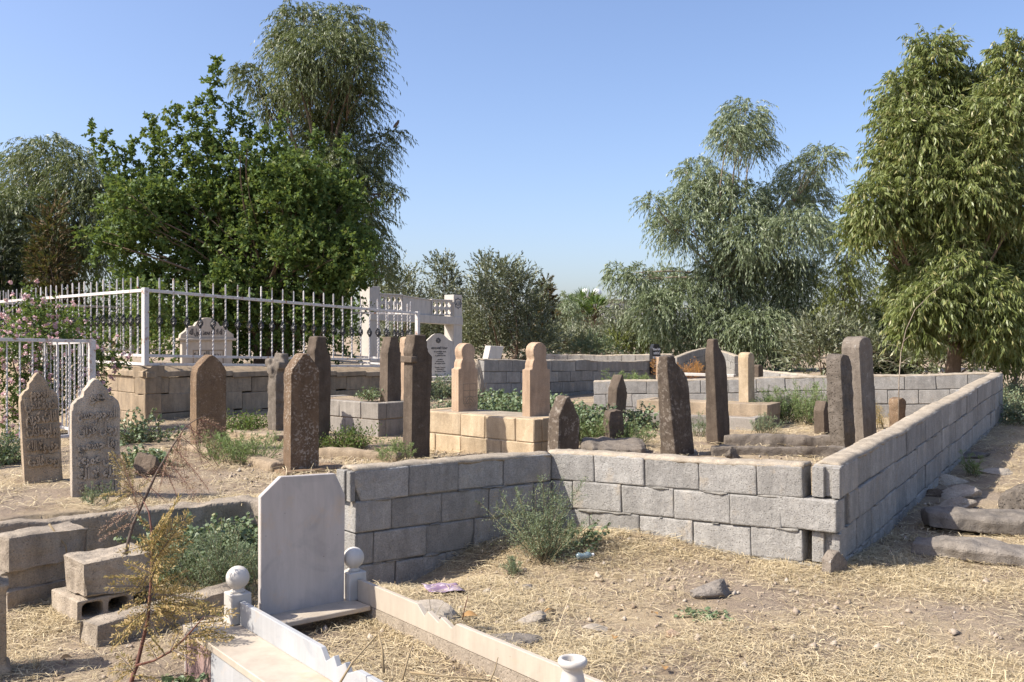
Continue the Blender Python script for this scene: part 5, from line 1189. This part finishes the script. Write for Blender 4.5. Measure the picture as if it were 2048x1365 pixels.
# ---- weeds
def grow(kind, label, px, Y, r, h, n, leafm, leaf=.013, group=None, z=None, stemm='twig', squash=1.0, az0=None):
    """kind caper: arching stems with round leaves; feather: upright plumes of fine leaves; leafy: small pointed leaves"""
    x = XP(px, Y); z = g(x, Y) - .01 if z is None else z
    nm = {'caper': 'caper_bush', 'feather': 'feathery_weed', 'leafy': 'leafy_weed'}[kind]
    root = empty(nm, (x, Y, z), 0, label, 'weed', group or nm.replace('_', ' ') + 's')
    mb = MB(); Ps, Ds, Ls, Ns = [], [], [], []
    for i in range(n):
        az = random.uniform(0, 2 * math.pi) if az0 is None else random.gauss(az0, .5); b = Vector((random.gauss(0, .3) * r, random.gauss(0, .3) * r * squash, 0))
        if kind == 'caper': el = random.uniform(.25, 1.3); L = r * random.uniform(.6, 1.25); dr = .38 * h / r
        elif kind == 'feather': el = random.uniform(.75, 1.5); L = h * random.uniform(.55, 1.15); dr = .10
        else: el = random.uniform(.4, 1.4); L = h * random.uniform(.6, 1.2); dr = .3
        d = Vector((math.cos(az) * math.cos(el), math.sin(az) * math.cos(el) * squash, math.sin(el) * (h / max(r, .01) if kind == 'caper' else 1)))
        pts = [b + d * L * t - Vector((0, 0, dr * L * t * t)) for t in (0, .25, .5, .75, 1)]
        mb.tube([p if p.z > 0 else Vector((p.x, p.y, .005)) for p in pts], [.004, .0035, .003, .0022, .0012], 4)
        def at(t): p = b + d * L * t - Vector((0, 0, dr * L * t * t)); return Vector((p.x, p.y, max(p.z, .008)))
        if kind == 'feather':
            for j in range(int((7 + L * 42) * (.62 if Y > 9 else 1))):
                t = random.uniform(.12, 1); p = at(t); td = (Vector(rnd_unit(1)[0]) + d.normalized() * .9 + Vector((0, 0, .2))).normalized(); tl = L * .28 * (1.15 - t) + .02
                for q in range(9):
                    s = (q + .5) / 9; Ps.append(p + td * tl * s); Ds.append((td * .8 + Vector(rnd_unit(1)[0]) * .75).normalized()); Ls.append(leaf * random.uniform(.7, 1.3))
        else:
            m_ = int((L / (leaf * (1.0 if kind == 'caper' else .8)) + 4) * (.72 if Y > 9 else 1))
            for j in range(m_):
                t = random.uniform(.08, 1); p = at(t); o_ = Vector(rnd_unit(1)[0]); Ps.append(p + o_ * leaf * 1.1); Ls.append(leaf * random.uniform(.6, 1.15)); Ds.append((o_ + Vector((0, 0, .2))).normalized()); Ns.append((o_ * .9 + Vector((0, 0, .7))).normalized())
    ob('stem', mb.mesh('stem'), M[stemm], root)
    Pn, Dn, Ln = np.array([tuple(p) for p in Ps]), np.array([tuple(p) for p in Ds]), np.array(Ls)
    if kind == 'caper': V, f = leaf_round(Pn, np.array([tuple(p) for p in Ns]), Ln)
    elif kind == 'feather': V, f = leaf_quads(Pn, Dn, Ln, Ln * .26)
    else: V, f = leaf_quads(Pn, Dn, Ln * 1.9, Ln * 1.1)
    ob('foliage', np_mesh('foliage', V, f), M[leafm], root)
    return root
grow('caper', 'dense dark caper bush in the hollow left of the marble headstone', 440, 5.75, .44, .52, 210, 'caper', .014)
grow('caper', 'caper bush growing down over the concrete kerb', 500, 6.15, .38, .46, 140, 'caper', .014)
grow('caper', 'caper shoots beside the pale rounded concrete block', 360, 5.85, .36, .42, 110, 'caper', .013)
grow('feather', 'grey green feathery weed in front of the dense caper bush', 450, 5.25, .24, .40, 60, 'feather', .016)
grow('feather', 'feathery weed behind the hollow concrete block', 350, 5.45, .16, .34, 22, 'feather', .016)
grow('feather', 'upright feathery plant in the corner of the block walls', 1085, 6.12, .12, .56, 42, 'feather', .017)
grow('caper', 'trailing caper shoots right of the upright feathery plant', 1130, 6.22, .26, .30, 26, 'caper', .012, az0=.2)
grow('feather', 'low feathery sprig at the edge of the wall shadow', 1030, 5.85, .10, .14, 9, 'feather', .015)
grow('caper', 'small flat caper sprig in the open straw', 1425, 4.90, .15, .07, 22, 'caper', .011)
grow('caper', 'caper sprig at the bottom left beside the marble grave', 345, 3.78, .16, .14, 34, 'caper', .013)
grow('feather', 'thin feathery weed at the foot of the pale grey carved gravestone', 185, 6.25, .14, .16, 10, 'feather', .015)
grow('caper', 'caper bush between the pale carved and the brown pointed gravestones', 275, 8.1, .34, .34, 90, 'caper', .016)
grow('leafy', 'leafy weeds at the left picture edge behind the leaning gravestone', -5, 8.3, .3, .36, 80, 'caper', .017)
grow('caper', 'caper bush in front of the plinth corner', 275, 9.9, .40, .55, 70, 'caper', .017)
grow('leafy', 'leafy weeds between the brown and the broken gravestones', 487, 10.9, .38, .36, 130, 'mulberry', .017)
grow('feather', 'light feathery weed left of the lichen covered gravestone', 490, 8.3, .28, .30, 46, 'feather_bright', .018)
grow('feather', 'light feathery weed at the foot of the brown pointed gravestone', 440, 8.6, .22, .28, 30, 'feather_bright', .018)
grow('leafy', 'leafy weed in front of the grey block platform', 700, 9.6, .30, .36, 90, 'mulberry', .015)
grow('leafy', 'leafy weed on top of the grey block platform', 742, 11.0, .16, .22, 40, 'caper', .017, z=.70)
grow('feather', 'feathery weed at the foot of the tall collared gravestone', 790, 8.65, .24, .20, 26, 'feather_bright', .018)
grow('leafy', 'leafy weed behind the tall collared gravestone', 880, 12.5, .34, .45, 100, 'feather', .02)
grow('caper', 'caper bush behind the platform between the two tan gravestones', 1003, 10.6, .46, .46, 260, 'caper', .018, z=.46)
grow('caper', 'caper bush right of the second tan gravestone', 1120, 11.4, .50, .50, 220, 'caper', .018)
grow('caper', 'caper bush at the foot of the shaded wall behind', 1075, 13.5, .70, .50, 240, 'caper', .022)
grow('leafy', 'leafy weeds at the foot of the marble canopy', 890, 17.5, .7, .55, 150, 'feather', .026)
grow('caper', 'caper bush at the near end of the shaded wall', 985, 14.6, .6, .5, 180, 'caper', .022)
grow('caper', 'caper bush left of the tan carved gravestone', 960, 12.6, .45, .5, 90, 'caper', .018)
grow('caper', 'caper bush behind the low dark pointed gravestone', 1170, 10.4, .52, .60, 260, 'caper', .018)
grow('feather', 'feathery weeds around the short basalt stub', 1195, 10.0, .34, .30, 60, 'feather_bright', .019)
grow('caper', 'caper bush between the stub and the leaning lichen gravestone', 1275, 11.6, .36, .50, 100, 'caper', .018)
grow('feather', 'feathery weed right of the short basalt stub', 1268, 9.8, .22, .26, 34, 'feather_bright', .018)
grow('leafy', 'leafy weed left of the slim brown gravestone', 1392, 12.6, .26, .36, 50, 'feather', .018)
grow('feather', 'feathery weed between the two leaning basalt gravestones', 1405, 10.9, .22, .30, 26, 'feather', .019)
grow('feather', 'fresh green feathery weed against the far wall', 1555, 12.4, .34, .48, 70, 'feather_bright', .022)
grow('feather', 'larger fresh green feathery weed against the far wall', 1615, 12.2, .36, .55, 80, 'feather_bright', .022)
grow('feather', 'feathery weed at the corner of the stepped tomb', 1528, 10.9, .20, .24, 26, 'feather', .018)
grow('feather', 'green weed growing behind the far wall', 1245, 16.8, .50, .55, 80, 'feather_bright', .028)
grow('feather', 'second green weed growing behind the far wall', 1290, 17.4, .40, .45, 50, 'feather_bright', .028)
grow('feather', 'pale thin weed at the foot of the dry stalk', 1760, 11.9, .22, .32, 16, 'drysprig', .018)
grow('feather', 'small green weed outside the wall among the rocks', 1945, 9.0, .12, .24, 12, 'feather_bright', .017)
for k, (px, Y) in enumerate(((2010, 14.2), (2060, 12.6), (1960, 15.5), (1860, 15.6), (2030, 16.8), (1760, 16.0))):
    grow('leafy', ['leafy weeds right of the far wall corner', 'leafy weeds at the right picture edge', 'leafy weeds behind the far corner of the wall', 'leafy weeds behind the far wall below the big right tree', 'taller leafy weeds behind the right edge weeds', 'leafy weeds behind the far wall near the dark conifer'][k], px, Y, .7, .5, 120, 'feather', .024)
grow('feather', 'rusty orange dry weeds before the humped wall', 1372, 21.5, .30, .42, 20, 'orangeweed', .024, z=.45, stemm='redstem')
grow('feather', 'rusty orange dry weeds right of the others before the humped wall', 1398, 22.0, .30, .46, 20, 'orangeweed', .024, z=.45, stemm='redstem')
grow('feather', 'rusty sprig beside the black headstone', 1318, 19.9, .10, .45, 10, 'orangeweed', .03, z=.55, stemm='redstem')

# pink flowering shrub inside the small railing
shc = [(XP(px, Y), Y, EYE - (py - YH) * Y / F) for px, py, Y in ((20, 700, 10.2), (90, 690, 10.6), (60, 640, 10.8), (150, 720, 11), (120, 650, 11.2), (30, 780, 10.2), (100, 770, 10.6), (160, 780, 10.9), (60, 850, 10.3), (200, 715, 11.4), (-40, 720, 10.3), (55, 600, 10.8))]
sr = empty('flowering_shrub', (XP(80, 10.6), 10.6, .3), 0, 'pink flowering shrub growing inside the small white railing', 'shrub'); mb = MB()
for c in shc: limb(mb, (0, 0, 0), Vector(c) - sr.location, .018, .004)
ob('stem', mb.mesh('s'), M['twig'], sr)
STY['shrub'] = dict(STY['broad'], L=(.035, .07), W=(.02, .032), tl=(.2, .45), k=12)
ob('foliage', crown_mesh([(c, (.30, .28, .24)) for c in shc[:-1]] + [(shc[-1], (.06, .06, .2))], 'shrub', 900, sr.location, .6), M['mulberry'], sr)
Ps = []
for c in shc:
    for k in range(36 if c is not shc[-1] else 5):
        u = rnd_unit(1)[0]; u[1] = -abs(u[1]) * .8; p = np.array(c) + u * np.array([.36, .32, .30]) * RNG.uniform(.7, 1.1)
        m_ = 16; Ps.append(p + rnd_unit(m_) * RNG.uniform(.010, .026, (m_, 1)))
P = np.concatenate(Ps) - np.array(sr.location); V, f = leaf_round(P, unit(rnd_unit(len(P)) + np.array([0, -.6, .5])), RNG.uniform(.009, .015, len(P)))
fo = ob('blossoms', np_mesh('blossoms', V, f), M['pink'], sr); fo['kind'] = 'stuff'

# dry sapling in the left foreground: main stem, side branch, yellow sprays
def sprays(lst, leaf=.020, width=.0058, fan=.75):
    P, D, L = [], [], []; mb = MB()
    for a, d, ln in lst:
        a, d = Vector(a), Vector(d).normalized(); n = int(ln / .0065)
        pts = [a + d * ln * t - Vector((0, 0, .12 * ln * t * t)) for t in (0, .33, .66, 1)]; mb.tube(pts, [.0022, .0018, .0014, .0008], 4)
        pl_ = d.cross(Vector(rnd_unit(1)[0])).normalized()
        for i in range(n):
            t = (i + .5) / n; p = a + d * ln * t - Vector((0, 0, .12 * ln * t * t)); s = 1 if i % 2 else -1
            td = (d * .75 + pl_ * s * fan + Vector(rnd_unit(1)[0]) * .25).normalized(); tl = ln * .34 * (1 - t * .75) * random.uniform(.6, 1.1)
            m_ = max(3, int(tl / .006))
            for q in range(m_):
                u = (q + .5) / m_; s2 = 1 if q % 2 else -1
                P.append(tuple(p + td * tl * u)); D.append(tuple((td + (d - pl_ * s * .4) * s2 * .55 + Vector(rnd_unit(1)[0]) * .3).normalized())); L.append(leaf * random.uniform(.7, 1.2))
    P, D, L = np.array(P), np.array(D), np.array(L); V, f = leaf_quads(P, D, L, np.full(len(L), width)); return np_mesh('sprays', V, f), mb
SY = 3.95
sap = empty('dry_sapling', tuple(W(262, 1366, SY)), 0, 'dry yellowing conifer sapling with red stem in the left foreground', 'sapling'); so = Vector(sap.location)
stem_px = [(258, 1385), (266, 1352), (274, 1331), (284, 1290), (296, 1240), (302, 1170), (304, 1100), (303, 1060), (298, 1025), (287, 1003)]
pts = [W(px, py, SY + .02 * i) - so for i, (px, py) in enumerate(stem_px)]
br = [W(px, py, SY - .03 * i) - so for i, (px, py) in enumerate(((274, 1331), (308, 1322), (340, 1304), (370, 1277), (392, 1252), (408, 1234)))]
mb = MB(); mb.tube(pts, [.010, .0095, .009, .008, .0075, .0065, .0055, .0045, .0035, .002], 7); mb.tube(br, [.006, .005, .0045, .004, .003, .0015], 6)
ob('stem', mb.mesh('stem', 0, True), M['redstem'], sap)
def pxdir(a, b, Y): return W(b[0], b[1], Y) - W(a[0], a[1], Y)
lst = []
for (a, b, dy) in (((296, 1160), (215, 1145), 0), ((300, 1175), (225, 1160), -.04), ((303, 1150), (245, 1125), .04), ((302, 1190), (240, 1215), 0), ((300, 1215), (235, 1262), -.05), ((298, 1225), (225, 1285), 0), ((296, 1240), (222, 1250), .05),
                   ((303, 1110), (360, 1030), 0), ((303, 1130), (385, 1010), -.04), ((304, 1100), (350, 985), .05), ((303, 1150), (368, 1075), .06), ((303, 1075), (340, 1020), -.05), ((302, 1060), (275, 1030), .0), ((300, 1200), (380, 1195), 0), ((301, 1190), (420, 1180), -.05), ((300, 1210), (470, 1205), -.02), ((302, 1180), (365, 1140), .05),
                   ((298, 1230), (400, 1215), .06), ((300, 1165), (330, 1110), -.06), ((303, 1120), (275, 1070), .05), ((303, 1090), (250, 1095), -.04), ((303, 1145), (265, 1180), .0), ((296, 1235), (330, 1265), -.06), ((302, 1195), (345, 1235), .04), ((302, 1175), (390, 1165), .02), ((303, 1135), (345, 1060), .03), ((302, 1205), (270, 1240), .04), ((300, 1220), (355, 1250), 0)):
    d = pxdir(a, b, SY); d.y += dy; lst.append((W(a[0], a[1], SY) - so, d, d.length))
for k, (a, b) in enumerate((((370, 1277), (470, 1260)), ((392, 1252), (455, 1275)), ((355, 1290), (420, 1300)), ((408, 1234), (450, 1225)), ((408, 1234), (400, 1205)), ((340, 1304), (355, 1262)), ((330, 1310), (310, 1270)), ((385, 1260), (370, 1220)), ((398, 1245), (465, 1240)), ((315, 1320), (290, 1290)), ((345, 1300), (395, 1310)), ((375, 1270), (420, 1262)), ((270, 1340), (215, 1340)), ((268, 1345), (235, 1310)), ((266, 1350), (320, 1352)), ((272, 1335), (225, 1365)))):
    d = pxdir(a, b, SY - .1); d.y += random.uniform(-.05, .05); lst.append((W(a[0], a[1], SY - .1) - so, d, d.length))
me, mb = sprays(lst); ob('sprays', me, M['drysprig'], sap); ob('twig', mb.mesh('twig'), M['darkstem'], sap)
SY2 = 4.9
sp2 = empty('dry_branch', tuple(W(256, 1090, SY2)), 0, 'bare dark dry branch with reddish sprays rising behind the concrete blocks', 'branch'); so = Vector(sp2.location)
p2 = [(252, 1110), (257, 1082), (266, 1050), (285, 1008), (314, 945), (345, 893), (372, 852), (395, 838), (425, 826)]
mb = MB(); mb.tube([W(a, b, SY2 + .02 * i) - so for i, (a, b) in enumerate(p2)], [.010, .0095, .009, .008, .0065, .005, .0035, .0025, .001], 6); ob('stem', mb.mesh('s', 0, True), M['darkstem'], sp2)
lst = []
for (a, b) in (((285, 1008), (205, 1050)), ((270, 1045), (215, 1065)), ((314, 945), (400, 975)), ((330, 915), (412, 985)), ((345, 893), (430, 960)), ((360, 870), (440, 930)), ((372, 852), (455, 900)), ((395, 838), (460, 860)), ((340, 900), (330, 970)), ((355, 878), (370, 960)), ((300, 975), (345, 1010)), ((320, 935), (285, 960)), ((380, 848), (405, 925)), ((305, 965), (262, 935)), ((290, 1000), (250, 960)), ((278, 1022), (235, 900)), ((400, 838), (430, 890)), ((365, 862), (335, 925)), ((325, 925), (355, 990))):
    d = pxdir(a, b, SY2); d.y += random.uniform(-.1, .1); lst.append((W(a[0], a[1], SY2) - so, d, d.length))
me, mb = sprays(lst, .015, .003, .9); ob('sprays', me, M['drypink'], sp2); ob('twig', mb.mesh('twig'), M['redstem'], sp2)
# yellow sprigs against the pale gravestone
sp3 = empty('yellow_sprig', tuple(W(262, 990, 5.6)), 0, 'small yellow dry sprigs in front of the pale grey carved gravestone', 'sprig'); so = Vector(sp3.location); lst = []
for (a, b) in (((268, 985), (222, 895)), ((262, 960), (250, 905)), ((265, 985), (200, 985)), ((262, 990), (205, 1010)), ((268, 990), (235, 965)), ((270, 985), (300, 955))):
    d = pxdir(a, b, 5.6); lst.append((W(a[0], a[1], 5.6) - so, d, d.length))
me, mb = sprays(lst, .018, .005); ob('sprays', me, M['drysprig'], sp3); ob('stem', mb.mesh('twig'), M['darkstem'], sp3)

# tall dry stalk inside the enclosure
q = W(1797, 835, 11.6); st_ = empty('dry_stalk', tuple(q), 0, 'tall thin dry stalk rising above the long wall', 'stalk')
mb = MB(); mb.tube([W(a, b, 11.6 + .03 * i) - q for i, (a, b) in enumerate(((1797, 840), (1798, 760), (1802, 705), (1812, 660), (1830, 620), (1860, 590), (1895, 563)))], [.007, .0065, .0055, .0045, .0035, .0025, .0015], 6)
for a, b in (((1799, 735), (1760, 722)), ((1800, 725), (1835, 738)), ((1803, 700), (1775, 690)), ((1801, 730), (1822, 715)), ((1806, 685), (1822, 672))): limb(mb, W(*a, 11.65) - q, W(*b, 11.65) - q, .004, .0015, .2, 4)
ob('stem', mb.mesh('s', 0, True), M['bark_pale'], st_)
# dry stems standing in the marble grave, fallen leaves
def stemthing(label, pts, r, m_='straw', name='straw_stalk', group='dry stalks'):
    o0 = Vector(pts[0]); o = ob(name, MB().tube([Vector(p) - o0 for p in pts], [r * (1 - .5 * i / (len(pts) - 1)) for i in range(len(pts))], 5).mesh('s', 0, True), M[m_], None, o0); return tag(o, label, 'stalk', group)
stemthing('long slanting straw stem rising from the marble grave to the upper right', [W(672, 1380, 3.15), W(705, 1325, 3.2), W(755, 1270, 3.25)], .005)
stemthing('bent straw stem beside the long slanting one', [W(768, 1345, 3.2), W(765, 1300, 3.22), W(757, 1268, 3.25)], .005)
stemthing('short straw stem further right in the marble grave', [W(805, 1360, 3.1), W(818, 1310, 3.15), W(828, 1285, 3.2)], .004)
stemthing('straw stem lying at the bottom right of the marble grave', [W(820, 1345, 3.05), W(880, 1352, 3.0), W(985, 1362, 2.95)], .004)
stemthing('arched straw stem at the right of the marble grave', [W(975, 1375, 2.9), W(990, 1340, 2.92), W(996, 1315, 2.95)], .003)
stemthing('thin brown stem near the tan boulder', [W(925, 1240, 4.5), W(930, 1215, 4.5), W(936, 1192, 4.5)], .003, 'redstem')
stemthing('yellow bent stem hanging over the far concrete pile', [W(98, 1048, 5.2), W(118, 1075, 5.2), W(132, 1092, 5.2), W(133, 1105, 5.2)], .006)
stemthing('dry stick on the bare earth at the right', [W(1925, 1238, 4.9), W(1965, 1232, 4.93), W(2012, 1229, 4.95)], .006, 'darkstem')
def dead_leaf(label, px, py, s, rz):
    Y = 1.40 * F / (py - YH); x = XP(px, Y); v = []; n = 6
    for i in range(n + 1):
        t = i / n; w = s * .34 * math.sin(math.pi * (.06 + .9 * t)); v += [(t * s, -w, .25 * w + .15 * s * math.sin(3 * t)), (t * s, 0, .15 * s * math.sin(3 * t)), (t * s, w, .3 * w + .15 * s * math.sin(3 * t))]
    f = [(i * 3 + k, i * 3 + k + 1, i * 3 + k + 4, i * 3 + k + 3) for i in range(n) for k in (0, 1)]
    return tag(ob('fallen_leaf', smooth(py_mesh('leaf', v, f)), M['deadleaf'], None, (x, Y, g(x, Y) + .02), (.2, .1, R(rz))), label, 'leaf', 'fallen leaves')
dead_leaf('curled brown leaf below the tan boulder', 925, 1232, .08, 20); dead_leaf('brown leaf above the pale low stone', 1110, 1212, .06, 200); dead_leaf('brown leaf below the pale low stone', 1228, 1268, .05, 80)
dead_leaf('pale brown leaf at the bottom middle of the straw', 1330, 1335, .05, 90); dead_leaf('brown leaf left of the small reddish stone', 1315, 1215, .05, 120); dead_leaf('brown leaf on the path left of the dry sapling', 120, 1312, .05, 40)
# bird on a branch of the tall tree
q = W(793, 256, 26.6); bd = empty('bird', tuple(q), 0, 'tiny dark bird perched on the tall drooping tree', 'bird')
ob('body', MB().tube([(-.09, 0, .0), (-.05, 0, .05), (0, 0, .10), (.04, 0, .15), (.055, 0, .20), (.085, 0, .205)], [.012, .035, .05, .042, .032, .004], 8).mesh('b', 0, True), M['darkstem'], bd)

for o in bpy.data.objects:
    if o.parent is None and o.get('category') and not o.get('kind'): o['kind'] = 'thing'
